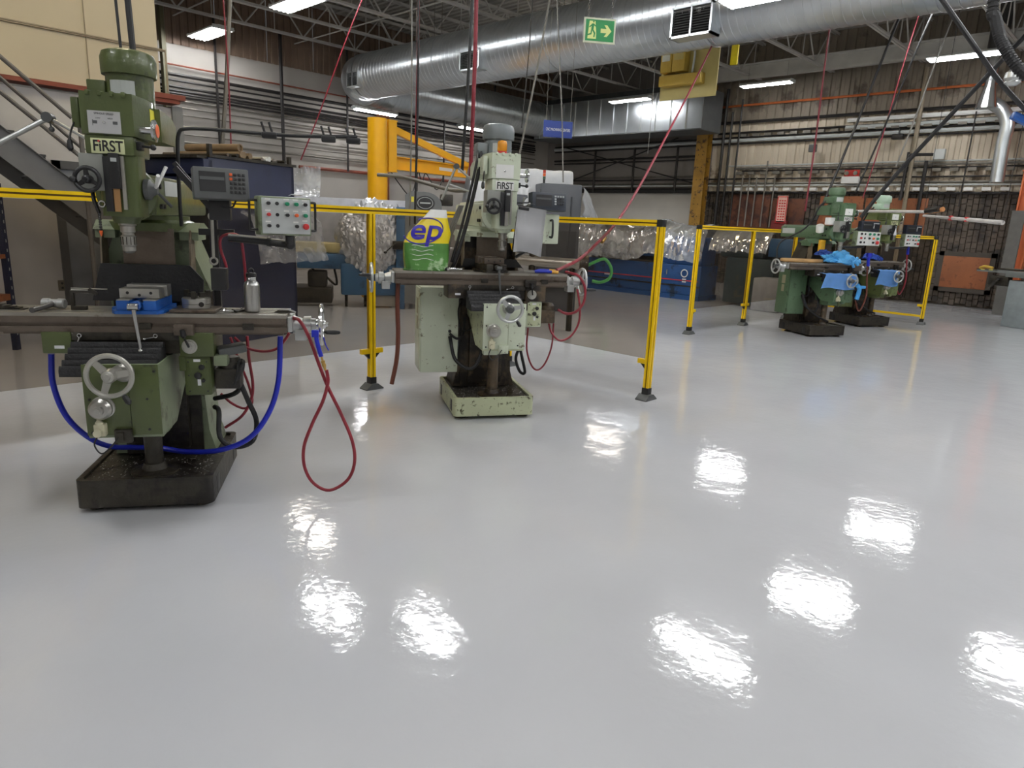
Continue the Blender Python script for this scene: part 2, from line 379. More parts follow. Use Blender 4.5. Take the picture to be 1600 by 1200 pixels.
# boards on the back wall
def wpanel(name, y0, y1, z0, z1, mat, t=.03, dx=.05, label=None): b = bm_(); bb(b, WX-dx-t, WX-dx, y0, y1, z0, z1, .005); return part(name, b, mat, wb_, label)
PLY = M('orange_plywood', (140, 82, 46), .6, 0, .16, 3, dirt=((112, 62, 34), .15, 6))
RBR = M('red_brown_board', (98, 56, 36), .6, 0, .25, 2, dirt=((60, 30, 22), .35, 3))
for y0_, y1_, z0_, z1_, mt_ in ((8.3, 9.45, 1.5, 2.45, RBR), (7.35, 8.28, 1.5, 2.35, RBR), (5.95, 7.0, 1.55, 2.42, PLY), (5.0, 5.9, 1.55, 2.38, PLY), (4.55, 5.0, 1.5, 2.38, PLY)): wpanel('wall_board', y0_, y1_, z0_, z1_, mt_)
wpanel('door_leaf', 4.75, 6.3, .1, 1.5, M('dark_door', (36, 30, 28), .6)); wpanel('plywood_patch', 3.12, 4.02, .42, 1.12, PLY, .03, .11)
b = bm_()
for a in ((3.02, 3.12, .32, 1.22), (4.02, 4.12, .32, 1.22)): bb(b, WX-.13, WX-.05, *a)
bb(b, WX-.13, WX-.05, 3.02, 4.12, 1.12, 1.22); bb(b, WX-.13, WX-.05, 3.02, 4.12, .32, .42); part('patch_frame', b, M('dark_frame', (62, 56, 48), .6), wb_)
# mustard steel column on the back wall, orange column at right
t = thing('steel_column', 'mustard yellow riveted steel column under the galvanised plenum box', 'column', (WX-.5, 10.2, 0))
b = bm_(); bb(b, -.13, -.115, -.17, .17, 0, 5.3); bb(b, .115, .13, -.17, .17, 0, 5.3); bb(b, -.115, .115, -.012, .012, 0, 5.3); part('web_and_flanges', b, MUST, t)
rv = None
for z in range(12):
    for s in (-1, 1):
        if rv is None: b = bm_(); lathe(b, (0, 0, 0), (-1, 0, 0), [(.014, 0), (.012, .008), (.004, .012)], 8); rv = part('rivet', b, PIPEB, t, loc=(-.13, s*.06, .5+z*.33))
        else: again(rv, (-.13, s*.06, .5+z*.33))
t = thing('steel_column', 'orange painted steel column at the right end of the far wall', 'column', (WX-.5, 2.62, 0))
OR = M('orange_steel_paint', (190, 100, 56), .5, 0, .1, 3)
b = bm_(); bb(b, -.13, .13, -.15, -.12, 0, 5.3); bb(b, -.13, .13, .12, .15, 0, 5.3); bb(b, -.02, .0, -.12, .12, 0, 5.3); part('column_section', b, OR, t)
b = bm_(); bb(b, -.16, -.02, -.17, .17, 2.0, 2.03); bb(b, -.16, -.02, -.17, .17, 2.9, 2.93); bb(b, -.17, .15, -.19, .19, 0, .03); part('splice_plate', b, OR, t)

# office block at the left -----------------------------------------
OY = 9.2
xr = 3.46
b = bm_(); bb(b, X0, xr-.06, OY, OY+.14, 0, 2.62); part_ = struct('wall_office', b, M('office_white_wall', (208, 204, 200), .6, 0, .03))
b = bm_(); bb(b, X0, xr-.18, OY-.02, OY+.12, 2.72, ZC); struct('wall_office_upper', b, M('office_cream_wall', (205, 192, 164), .6, 0, .05, 1))
b = bm_(); bb(b, X0, xr+.0, OY-.12, OY+.14, 2.66, 2.705); bb(b, xr-.4, xr+.06, OY-.14, OY+.16, 2.705, 2.76); struct('trim_1', b, M('rust_brown_trim', (128, 60, 38), .6))
b = bm_(); bb(b, xr-.07, xr+.05, OY-.05, OY+.16, 0, 2.64); struct('trim_2', b, M('grey_end_post', (120, 120, 118), .5))
b = bm_(); bb(b, X0, xr-.1, OY-.045, OY-.02, 3.25, 3.262); bb(b, X0, xr-.1, OY-.045, OY-.02, 3.235, 3.245); tube(b, [(xr-.1, OY-.03, 3.25), (xr-.1, OY-.03, 2.8)], .008, 6, sm=False); struct('trim_3', b, M('thin_conduit', (150, 136, 112), .5))
p_ = ony(134, 60, OY-.02)
b = bm_(); bb(b, p_.x-.004, p_.x+.004, OY-.03, OY-.02, 2.72, 5.2); struct('trim_4', b, MATS['thin_conduit'])
# door behind the stairs
pd = ony(92, 251, OY)
b = bm_(); bb(b, pd.x-.08, pd.x, OY-.04, OY, 0, pd.z); bb(b, pd.x+.95, pd.x+1.03, OY-.04, OY, 0, pd.z); bb(b, pd.x-.08, pd.x+1.03, OY-.04, OY, pd.z-.09, pd.z)
dr = struct('door_1', b, M('door_frame_grey', (84, 84, 84), .5))
b = bm_(); bb(b, pd.x, pd.x+.95, OY-.02, OY-.005, 0, pd.z-.09); part('door_leaf', b, M('door_leaf_dark', (128, 132, 138), .5), dr)
ou = ony(97, 446, OY)
b = bm_(); bb(b, ou.x-.04, ou.x+.04, OY-.012, OY, ou.z-.06, ou.z+.06, .003); o = part('wall_outlet', b, M('outlet_brown', (120, 112, 96), .5), part_)
b = bm_(); 
for s in (-1, 1): bb(b, ou.x-.012, ou.x+.012, OY-.014, OY-.012, ou.z+s*.025-.012, ou.z+s*.025+.012)
part('socket', b, BLACK, o)
# stairs
SY = 7.9
ta, tb_ = ony(0, 196, SY), ony(117, 285, SY); ba, bb2 = ony(0, 247, SY), ony(44, 278, SY)
slope = (tb_.z-ta.z)/(tb_.x-ta.x)
def st(x): return ta.z+slope*(x-ta.x)
xe = tb_.x+(0-tb_.z)/slope*-1
xe = ta.x + (0.05-ta.z)/slope; xs = -.6
hh = ta.z-ba.z
stt = thing('staircase', 'dark grey steel staircase with pipe handrails going up along the office wall', 'stairs', (0, 0, 0))
SG = M('stair_grey_paint', (98, 98, 98), .5, 0, .06)
for k, yy in enumerate((SY, SY+.95)):
    b = bm_(); prism(b, [(xs, st(xs)), (xe, st(xe)), (xe, st(xe)-.05), (xe-.3, 0.0), (xs, st(xs)-hh)], 'y', yy-.006, yy+.006)
    prism(b, [(xs, st(xs)), (xe, st(xe)), (xe, st(xe)-.008), (xs, st(xs)-.008)], 'y', yy-.04, yy+.006); part('stringer', b, SG, stt)
trd = None; n = int((st(xs)-.2)/.19)
for i in range(n):
    z = .17+i*.19; x = xe+(z-.0)/slope
    if trd is None: b = bm_(); bb(b, -.13, .13, .01, .94, -.02, 0); bb(b, .115, .125, .01, .94, -.17, 0); trd = part('tread', b, M('tread_dark', (60, 60, 60), .6), stt, loc=(x, SY, z))
    else: again(trd, (x, SY, z))
RG = M('handrail_grey', (92, 88, 84), .5)
def railing(yy, u0, v0, u1, v1, nm='handrail'):
    a, c = ony(u0, v0, yy), ony(u1, v1, yy); s2 = (c.z-a.z)/(c.x-a.x); b = bm_(); tube(b, [(xs, yy, a.z+s2*(xs-a.x)), (c.x, yy, c.z)], .02, 8, sm=False); part(nm, b, RG, stt); return c
c1 = railing(SY, 0, 88, 112, 184); c2 = railing(SY, 0, 143, 130, 248); c3 = railing(SY+.95, 0, 121, 132, 235)
b = bm_(); cyl(b, (c2.x, SY, .1), (c2.x, SY, c2.z+.32), .022, n=8)
part('newel_post', b, RG, stt)

# ------------------------------------------------------------------ lamps
TUBE = bpy.data.materials.new('lit_fluorescent_tube'); TUBE.use_nodes = True
_b = TUBE.node_tree.nodes['Principled BSDF']; _b.inputs['Emission Color'].default_value = (.975, .985, 1, 1); _b.inputs['Emission Strength'].default_value = LAMP_POWER
_b.inputs['Base Color'].default_value = (.9, .9, .9, 1)
TUBEW = TUBE.copy(); TUBEW.name = 'lit_warm_tube'; TUBEW.node_tree.nodes['Principled BSDF'].inputs['Emission Color'].default_value = (1, .86, .58, 1)
def lamp_thing(label, x, y, z, rz=0., tubes=4, L_=1.2, mat=TUBE, zt=5.36):
    t = thing('ceiling_light', label, 'lamp', (x, y, z), rz)
    wd = .085*tubes/2+.05
    b = bm_(); prism(b, [(-wd, 0), (-wd-.02, .02), (-wd*.45, .07), (wd*.45, .07), (wd+.02, .02), (wd, 0), (wd*.5, .03), (0, .012), (-wd*.5, .03)], 'y', -L_/2-.03, L_/2+.03)
    part('reflector', b, WHITE, t)
    for s in (-1, 1): b = bm_(); bb(b, -wd, wd, s*(L_/2+.03)-.012, s*(L_/2+.03)+.012, -.012, .06, .004); part('end_cap', b, LGREY, t)
    o = None
    for k in range(tubes):
        x_ = (k-(tubes-1)/2)*.085
        if o is None: b = bm_(); cyl(b, (0, -L_/2, 0), (0, L_/2, 0), .016 if tubes > 1 else .03, n=8); o = part('fluorescent_tube', b, mat, t, loc=(x_, 0, -.012))
        else: again(o, (x_, 0, -.012))
    for s in (-1, 1): b = bm_(); cyl(b, (0, s*L_*.4, .05), (0, s*L_*.4, zt-z), .003, n=5); part('hanging_wire', b, CONDUIT, t)
    return t
lamp_thing('four-tube strip light nearest the office wall, hanging from the roof joists', 6.52, 15.3, 4.95)
lamp_thing('four-tube strip light at the top edge left of the big round duct', 6.68, 12.0, 5.0)
lamp_thing('slim strip light under the rear round duct, beside the yellow crane mast', 10.5, 15.2, 3.97, R(-90), 1, 1.2, zt=4.1)
lamp_thing('slim strip light under the rear round duct, right of the red air hose', 13.9, 15.2, 3.97, R(-90), 1, 1.2, zt=4.1)
lamp_thing('strip light glowing in front of the galvanised plenum box', *onz(985, 157, 4.72)[:2], 4.72, 0, 2)
lamp_thing('strip light in front of the corrugated wall, right of the beige switch board', *onz(1198, 132, 4.9)[:2], 4.9, 0, 2)
lamp_thing('bluish strip light at far right by the corrugated wall', *onz(1508, 88, 4.9)[:2], 4.9, 0, 3)
lamp_thing('strip light at the top edge in front of the big round duct', *onz(1097, 1020, -3.85)[:2], 3.85, 0, 3)
# further fixtures of the same hall, above and behind the frame (some seen as floor reflections, some added behind to light upright faces)
for i, (x, y, wm) in enumerate([(*onz(670, 985, -5)[:2], 0), (*onz(515, 950, -5)[:2], 0), (*onz(1265, 930, -5)[:2], 0), (12.4, .6, 0), (*onz(950, 835, -5)[:2], 1), (2.1, 6.6, 1), (3.9, 2.6, 0), (4.2, -1.6, 0), (.2, 3.2, 0), (-.4, -1.5, 0), (8.4, .2, 0), (8.4, -3.8, 0), (-3.6, 3.5, 0), (-3.6, -3.5, 0), (3.8, -5.5, 0), (1.7, -3.8, 0), (6.2, -1.2, 0), (13, -3.5, 0), (16.3, .2, 0)]):
    lamp_thing(['white strip light overhead, unseen and out of frame', 'warm yellowish strip light overhead, out of frame'][wm], x, y, 5.0, 0, 4, 1.2, TUBEW if wm else TUBE)['group'] = 'overhead strip lights out of frame'
# ------------------------------------------------------------------ ducts
def duct_tube(b, fn, s0, s1, pitch, r, n=40, ridge=.006):
    """fn(s) -> (centre, u, v); a seam ridge every pitch"""
    prev = None; first = None; s = s0
    while s <= s1+1e-6:
        for ds, dr in ((0, 0), (pitch*.42, .0), (pitch*.46, ridge), (pitch*.54, ridge), (pitch*.58, 0)):
            if s+ds > s1+1e-6: continue
            c, u, v = fn(s+ds); cur = ring(b, c, u, v, r+dr, n)
            if prev: bridge(b, prev, cur)
            else: first = cur
            prev = cur
        s += pitch
    b.faces.new(list(reversed(first))); b.faces.new(prev); return b
DX, DZ, DR = 9.85, 4.6, .5
dt = thing('spiral_duct', 'huge round galvanised spiral duct running across the top of the frame', 'duct', (DX, 0, DZ))
EX, EY = Vector((1, 0, 0)), Vector((0, 1, 0)); EZ = Vector((0, 0, 1))
b = bm_(); duct_tube(b, lambda s: (Vector((0, s, 0)), EX, EZ), -6.0, 14.5, .115, DR, 44)
part('duct_wall', b, GALV, dt)
for y in (-3.2, -.3, 2.6, 5.6, 8.6, 11.6, 14.2): b = bm_(); lathe(b, (0, y, 0), (0, 1, 0), [(DR+.004, 0), (DR+.014, .004), (DR+.014, .05), (DR+.004, .054)], 44); part('coupling_band', b, GALV, dt)
def elbow(s):
    a = s/.9; cx = Vector((.9*(1-math.cos(a)), 14.5+.9*math.sin(a), 0)); t = Vector((math.sin(a), math.cos(a), 0)); return cx, Vector((t.y, -t.x, 0)), EZ
b = bm_(); duct_tube(b, elbow, 0, .9*math.pi/2, .235, DR, 44, .01); part('elbow', b, GALV, dt)
for y in (-2, 1.5, 5, 8.5, 12):
    b = bm_(); cyl(b, (-.1, y, DR), (-.1, y, 1.6), .006, n=5); cyl(b, (.1, y, DR), (.1, y, 1.6), .006, n=5); part('hanger_rod', b, CONDUIT, dt)
def grille(u, v, wy, hz):
    p = onx(u, v, DX-DR); q = Vector((DX-DR-.04, p.y, p.z))-Vector((DX, 0, DZ))
    q.z = max(-.25, min(.28, q.z))
    b = bm_(); y0, y1 = q.y-wy/2, q.y+wy/2; z0, z1 = q.z-hz/2, q.z+hz/2; x1 = -.28
    bb(b, q.x, x1, y0, y0+.03, z0, z1); bb(b, q.x, x1, y1-.03, y1, z0, z1); bb(b, q.x, x1, y0, y1, z0, z0+.03); bb(b, q.x, x1, y0, y1, z1-.03, z1); bb(b, q.x, q.x+.02, q.y-.012, q.y+.012, z0, z1)
    g = part('grille_frame', b, GALV, dt)
    b = bm_(); bb(b, q.x+.05, q.x+.06, y0+.03, y1-.03, z0+.03, z1-.03); part('grille_back', b, BLACK, g)
    sl = None; nn = 11
    for k in range(nn):
        z = z0+.04+(hz-.08)*k/(nn-1)
        if sl is None: b = bm_(); box(b, (0, 0, 0), (.004, wy-.06, .018), (0, R(35), 0)); sl = part('grille_slat', b, DGREY, g, loc=(q.x+.02, q.y, z))
        else: again(sl, (q.x+.02, q.y, z))
grille(735, 94, .55, .36); grille(1081, 37, .66, .42); grille(552, 124, .46, .34)
d2 = thing('spiral_duct', 'second round galvanised duct behind, leading into the plenum box', 'duct', (10.75, 15.4, DZ))
b = bm_(); duct_tube(b, lambda s: (Vector((s, 0, 0)), EY, EZ), .0, 6.0, .115, DR, 44); part('duct_wall', b, GALV, d2)
for x in (1.2, 2.9, 4.4, 5.8): b = bm_(); lathe(b, (x, 0, 0), (1, 0, 0), [(DR+.004, 0), (DR+.014, .004), (DR+.014, .05), (DR+.004, .054)], 44); part('coupling_band', b, GALV, d2)
# plenum box
PX = 16.7
pr_, pl_ = onx(1095, 200, PX), onx(880, 210, PX)
pt = thing('plenum_box', 'bright galvanised sheet metal plenum box lit by the strip light, above the mustard column', 'duct', (PX, (pr_.y+pl_.y)/2, pr_.z))
hw = (pl_.y-pr_.y)/2
b = bm_(); bb(b, 0, 1.0, -hw, hw+1.2, 0, .98); part('plenum_body', b, GALV, pt)
sm_ = None; k = 0; y = -hw
while y < hw+1.2:
    if sm_ is None: b = bm_(); bb(b, -.03, 0, -.012, .012, 0, .95); sm_ = part('standing_seam', b, GALV, pt, loc=(0, y, 0))
    else: again(sm_, (0, y, 0))
    y += .47
b = bm_(); bb(b, -.01, 1.01, -hw-.01, -hw+.01, -.02, 1.0); bb(b, -.04, 1.0, -hw, hw+1.2, -.03, 0); part('corner_trim', b, DGREY, pt)
b = bm_(); bb(b, .2, .9, -hw+.3, hw+1.0, .95, 1.15); part('rooftop_riser', b, M('dark_galv', (84, 88, 92), .5, .5), pt)
# beige switch board
bp = atd(1073, 124, 12.9)
q1, q2 = [onp(u, v, bp, Vector((1, 0, 0))) for u, v in ((1030, 158), (1117, 152))]
BEI = M('beige_board_paint', (170, 156, 96), .5, 0, .08, 4); BEI2 = M('ochre_enclosure_paint', (176, 148, 62), .45, 0, .05)
t = thing('switch_board', 'beige hanging board with ochre switch boxes and trough behind the diagonal red hose', 'switch board', (bp.x, (q1.y+q2.y)/2, q1.z), 0)
hw = abs(q1.y-q2.y)/2
b = bm_(); bb(b, 0, .03, -hw, hw, 0, .98, .004); part('backing_board', b, BEI, t)
for k, (ya, yb) in enumerate(((hw-.28, hw-.07), (hw-.54, hw-.3))):
    b = bm_(); bb(b, -.16, 0, ya, yb, .42, .92, .008); s_ = part('switch_box', b, BEI2, t)
    b = bm_(); bb(b, -.166, -.16, ya+.03, yb-.03, .6, .7); part('box_label', b, LGREY if k == 0 else BEI, s_)
b = bm_(); bb(b, -.16, 0, -hw+.22, hw-.06, .2, .37, .008); part('wire_trough', b, BEI2, t)
b = bm_(); tube(b, [(-.06, hw-.64, .37), (-.06, hw-.66, .7), (-.06, hw-.58, .98)], .018, 8); part('flexible_conduit', b, LGREY, t)
b = bm_()
for s in (-1, 1): cyl(b, (.015, s*hw*.8, .98), (.015, s*hw*.8, 1.5), .01, n=6)
part('hanger_rod', b, CONDUIT, t)
# exit sign
ep = atd(937, 48, 7.6)
fa = math.atan2(ep.y, ep.x)-math.pi/2   # faces back along the sight line
t = thing('exit_sign', 'green and pale yellow running-man exit sign hung on chains before the duct', 'sign', ep, fa+R(14))
SW, SH = .33, .235
EG = M('exit_sign_green', (20, 130, 66), .4, 0, .02); EP = M('exit_sign_pale_yellow', (226, 232, 150), .5, 0, .02)
b = bm_(); bb(b, -SW/2, SW/2, 0, .02, -SH/2, SH/2, .003); part('sign_frame', b, M('sign_frame_pale', (206, 210, 186), .5), t)
b = bm_(); bb(b, -SW/2+.018, SW/2-.018, -.002, 0, -SH/2+.018, SH/2-.018); part('sign_face', b, EG, t)
b = bm_(); prism(b, [(-.125, -.08), (-.035, -.08), (-.035, -.03), (-.05, .085), (-.11, .085)], 'y', -.0035, -.002); part('door_shape', b, EP, t)
b = bm_(); prism(b, [(.01, .02), (.01, -.02), (.07, -.02), (.045, -.055), (.075, -.055), (.122, 0), (.075, .055), (.045, .055), (.07, .02)], 'y', -.0035, -.002); part('arrow_shape', b, EP, t)
b = bm_()
for q in ([(-.074, .07), (-.06, .07), (-.06, .084), (-.074, .084)], [(-.085, .06), (-.06, .062), (-.066, .005), (-.09, .0)], [(-.062, .058), (-.03, .035), (-.034, .026), (-.062, .044)], [(-.085, .056), (-.112, .03), (-.108, .022), (-.082, .04)],
          [(-.07, .01), (-.045, -.025), (-.052, -.066), (-.064, -.066), (-.06, -.03), (-.08, -.0)], [(-.09, .005), (-.095, -.03), (-.125, -.04), (-.122, -.052), (-.084, -.04), (-.078, .0)]): prism(b, q, 'y', -.005, -.0035)
part('running_figure', b, EG, t)
b = bm_()
for s in (-1, 1):
    for k in range(34):
        z = SH/2+.01+k*.028; torus(b, (s*.12-s*.0, .01, z), (1, 0, 0) if k % 2 else (0, 1, 0), .012, .0025, 8, 4)
part('hanging_chain', b, CHROME, t)
b = bm_()
for s in (-1, 1): cyl(b, (s*.12, .01, 1.0), (s*.12, .01, 5.33-ep.z), .003, n=5)
part('hanging_wire', b, CONDUIT, t)
# blue department sign
cp_ = atd(872, 202, 11.5); fa = math.atan2(cp_.y, cp_.x)-math.pi/2
t = thing('hanging_sign', 'small blue hanging sign with white lettering beside the plenum box', 'sign', cp_, fa+R(18))
b = bm_(); bb(b, -.24, .24, 0, .012, -.125, .125, .002); part('sign_board', b, M('sign_blue', (44, 66, 140), .5, 0, .03), t)
text('sign_lettering', 'CNC MACHINING CENTERS', .062, WHITE, t, (0, -.001, -.01), (R(90), 0, 0), .001, .52, .0)
b = bm_()
for s in (-1, 1): cyl(b, (s*.2, .006, .125), (s*.2, .006, 5.33-cp_.z), .003, n=5)
part('hanging_wire', b, CONDUIT, t)

# ------------------------------------------------------------------ fences
TINT = clear_mat('tinted_polycarbonate', (226, 221, 215), .06, .02, .04, (150, 140, 126), streak=True)
def slot_profile(h=.026):
    g = .0058; d = .010; pts = []
    for sx, sy in ((1, 1), (-1, 1), (-1, -1), (1, -1)): pass
    def side(a):
        c, s = math.cos(a), math.sin(a); raw = [(h, -h), (h, -g), (h-d, -g), (h-d, g), (h, g)]
        return [(x*c-y*s, x*s+y*c) for x, y in raw]
    for k in range(4): pts += side(math.pi/2*k)
    return pts
SP = slot_profile()
FH = 1.515
SLOTM = M('slot_shadow_strip', (92, 66, 14), .6)  # dark colour laid in the grooves as their painted shade
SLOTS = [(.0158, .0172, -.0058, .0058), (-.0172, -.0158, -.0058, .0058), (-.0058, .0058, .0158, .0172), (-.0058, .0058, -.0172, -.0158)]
def fence(label, pts, skip_first_post=False, full_bottom=(), rails=None):
    t = thing('safety_fence', label, 'fence', (*pts[0][0], 0))
    o0 = Vector((*pts[0][0], 0)); postm = None; footm = None; foot2 = None; cornerm = None
    for idx, run in enumerate(pts):
        for i, p in enumerate(run):
            if idx > 0 and i == 0: continue
            loc = Vector((*p, 0))-o0
            if postm is None:
                b = bm_(); prism(b, SP, 'z', .06, FH-.026-.026); postm = part('post', b, YEL, t, loc=loc, flat=True)
                b = bm_(); [bb(b, *q, .06, FH-.052) for q in SLOTS]; slotm = part('slot_shade_strip', b, SLOTM, postm)
                b = bm_(); bb(b, -.031, .031, -.031, .031, .03, .105, .004); footm = part('post_shoe', b, BLACK, t, loc=loc)
                b = bm_(); prism(b, [(-.085, 0), (.085, 0), (.085, .008), (.03, .05), (-.03, .05), (-.085, .008)], 'y', -.055, .055); foot2 = part('floor_plate', b, DGREY, t, loc=loc)
            else: again(slotm, parent=again(postm, loc)); again(footm, loc); again(foot2, loc)
            dirs = []
            if i > 0: dirs.append((Vector((*run[i-1], 0))-Vector((*p, 0))).normalized())
            if i < len(run)-1: dirs.append((Vector((*run[i+1], 0))-Vector((*p, 0))).normalized())
            for d in dirs:
                b = bm_(); bb(b, .027, .105, -.02, .02, .31, .35, .001); bb(b, .027, .105, -.0215, -.02, .325, .335)
                st_ = part('rail_stub', b, YEL, t, loc=loc); st_.rotation_euler = (0, 0, math.atan2(d.y, d.x))
                b = bm_(); prism(b, [(.027, .31), (.075, .31), (.027, .262)], 'y', -.015, .015); g_ = part('gusset', b, BLACK, t, loc=loc); g_.rotation_euler = st_.rotation_euler
        A, B = Vector((*run[0], 0))-o0, Vector((*run[-1], 0))-o0; d = (B-A); ang = math.atan2(d.y, d.x); L_ = d.length
        b = bm_(); prism(b, [(y, z+FH-.026) for y, z in SP], 'x', -.026 if idx == 0 else .03, L_-.03 if idx < len(pts)-1 else L_-.03)
        rl = part('top_rail', b, YEL, t, loc=A, flat=True); rl.rotation_euler = (0, 0, ang)
        b = bm_(); [bb(b, .03, L_-.03, q[0], q[1], q[2]+FH-.026, q[3]+FH-.026) for q in SLOTS]; part('slot_shade_strip', b, SLOTM, rl)
        for e in ([0, 1] if idx == 0 else [1]):
            p = A if e == 0 else B
            b = bm_(); bb(b, -.029, .029, -.029, .029, FH-.054, FH+.003, .003); lathe(b, (0, 0, FH-.026), (math.cos(ang) if e else -math.cos(ang), math.sin(ang) if e else -math.sin(ang), 0), [(.012, .029), (.01, .033)], 10)
            part('corner_joint', b, BLACK, t, loc=p)
        for i in range(len(run)-1):
            p, q = Vector((*run[i], 0))-o0, Vector((*run[i+1], 0))-o0; l2 = (q-p).length
            b = bm_(); bb(b, .028, l2-.028, -.003, .003, .355, FH-.055); pn = part('tinted_panel', b, TINT, t, loc=p); pn.rotation_euler = (0, 0, ang)
            if idx in full_bottom:
                b = bm_(); bb(b, .028, l2-.028, -.02, .02, .13, .165, .002); r2 = part('bottom_rail', b, YEL, t, loc=p); r2.rotation_euler = (0, 0, ang)
    return t
fence('yellow framed tinted panel fence standing behind the two nearest milling machines', [[(-3.4, 4.83), (-1.72, 4.83), (-.05, 4.83), (1.62, 4.83), (3.29, 4.83), (4.96, 4.83)], [(4.96, 4.83), (4.96, 3.14)]])
fence('yellow framed tinted panel fence around the two far milling machines', [[(8.70, 4.9), (10.37, 4.9), (12.0, 4.9), (13.58, 4.9)], [(13.58, 4.9), (13.58, 3.15)]], full_bottom=(1,))
# ------------------------------------------------------------------ milling machines
def knobhead(b, p, d, r=.012): ball(b, p, r, 10)
def wheel_parts(parent, c, axis, Rr, rim, spokes=3, hub=.03, mat=ALU, handle=None, name='handwheel', ph=0.5, hmat=BLACK):
    axis = Vector(axis).normalized(); u, v = frame_of(axis); c = Vector(c)
    b = bm_(); torus(b, c, axis, Rr, rim, 40, 8)
    for i in range(spokes):
        a = ph+2*math.pi*i/spokes; d = u*math.cos(a)+v*math.sin(a); s = v*math.cos(a)-u*math.sin(a)
        P = [c+d*hub*.6+s*hub*.55, c+d*(Rr-rim*.3)+s*hub*.4, c+d*(Rr-rim*.3)-s*hub*.4, c+d*hub*.6-s*hub*.55]
        A = [b.verts.new(p+axis*.004) for p in P]; B = [b.verts.new(p-axis*.004) for p in P]
        bridge(b, A, B); b.faces.new(list(reversed(A))); b.faces.new(B)
    o = part(name, b, mat, parent)
    b = bm_(); lathe(b, c-axis*.025, axis, [(hub, 0), (hub, .03), (hub*.8, .045), (hub*.45, .05), (hub*.4, .056)], 16); part('hub', b, DGREY if mat is ALU else mat, o)
    if handle is not None:
        a = handle; d = u*math.cos(a)+v*math.sin(a); p = c+d*(Rr-.002)
        b = bm_(); lathe(b, p, axis, [(.007, 0), (.007, .015), (.012, .02), (.013, .06), (.009, .085), (.004, .09)], 12); part('crank_handle', b, hmat, o)
    return o
BTN = [(0, 0, BLACK), (1, 0, BLACK), (2, 0, GREENP), (3, 0, GREENP), (4, 0, BLACK), (0, 1, REDP), (1, 1, BLACK), (2, 1, BLACK), (3, 1, ORANGEP), (4, 1, GREENP), (0, 2, BLACK), (1, 2, BLACK), (3, 2, BLACK), (4, 2, REDP)]
def pendant(t, c, wd, ht, rot, face=LGREY, shell=None, btn=True, handles=True):
    """button box, face towards -y"""
    m_ = Matrix.Translation(c) @ Euler((0, 0, rot)).to_matrix().to_4x4()
    b = bm_(); bb(b, -wd/2, wd/2, .004, .09, -ht/2, ht/2, .008); p = part('button_box', b, shell or GREEN_S, t); p.matrix_local = m_
    b = bm_(); bb(b, -wd/2+.008, wd/2-.008, 0, .006, -ht/2+.008, ht/2-.008, .002); part('button_panel', b, face, p)
    if btn:
        sx, sz = wd/5.6, ht/3.5
        for i, j, mt_ in BTN:
            big = mt_ is REDP and i == 4
            r = .0075*wd/.24; r = r*1.9 if big else r*(1.25 if mt_ is GREENP else 1.1)
            x, z = (i-2)*sx, (1-j)*sz+.006
            b = bm_()
            if not (i == 1): lathe(b, (x, 0, z), (0, -1, 0), [(r*1.25, 0), (r*1.25, .006), (r, .007)], 14)
            part('button_collar', b, ALU, p) if not (i == 1) else b.free()
            b = bm_(); lathe(b, (x, 0, z), (0, -1, 0), [(r, 0), (r, .02 if i != 1 else .003), (r*.8, .024 if i != 1 else .004)], 14); part('push_button', b, mt_, p, 'large red stop button' if big else None)
            if i != 1 and wd > .2: b = bm_(); bb(b, x-.012, x+.012, -.0008, 0, z+r*1.3+.004, z+r*1.3+.011); part('legend_plate', b, WHITE, p)
    if handles:
        for s in (-1, 1):
            b = bm_(); x = s*(wd/2); tube(b, [(x, .045, ht*.38), (x+s*.03, .045, ht*.38), (x+s*.034, .045, ht*.3), (x+s*.034, .045, -ht*.3), (x+s*.03, .045, -ht*.36), (x, .045, -ht*.36)], .006, 8, 3); part('grab_handle', b, BLACK, p)
    return p
def dro(t, c, wd, ht, rot, tilt=0., mat=DGREY, colored=False, blue=False):
    m_ = Matrix.Translation(c) @ Euler((tilt, 0, rot)).to_matrix().to_4x4()
    b = bm_(); bb(b, -wd/2, wd/2, 0, .07, -ht/2, ht/2, .006); p = part('readout_console', b, mat, t); p.matrix_local = m_
    b = bm_(); bb(b, -wd*.4, wd*.07, -.0015, 0, -ht*.27, ht*.36); part('display_window', b, BLACK, p)
    b = bm_(); bb(b, -wd*.385, wd*.05, -.0025, -.0015, ht*.1, ht*.2); part('digit_row', b, DGREY, p)
    n = 5 if colored else 4
    kw = wd*.052
    for i in range(4):
        for j in range(n):
            x = wd*(.17+.078*i); z = ht*(.3-.14*j)
            mt_ = ORANGEP if colored and i == 0 and j < 2 else (LGREY if blue and (i == 0 or j == 0) else BLACK)
            b = bm_(); bb(b, x-kw/2, x+kw/2, -.004, 0, z-ht*.045, z+ht*.045, .001); part('key', b, mt_, p)
    return p

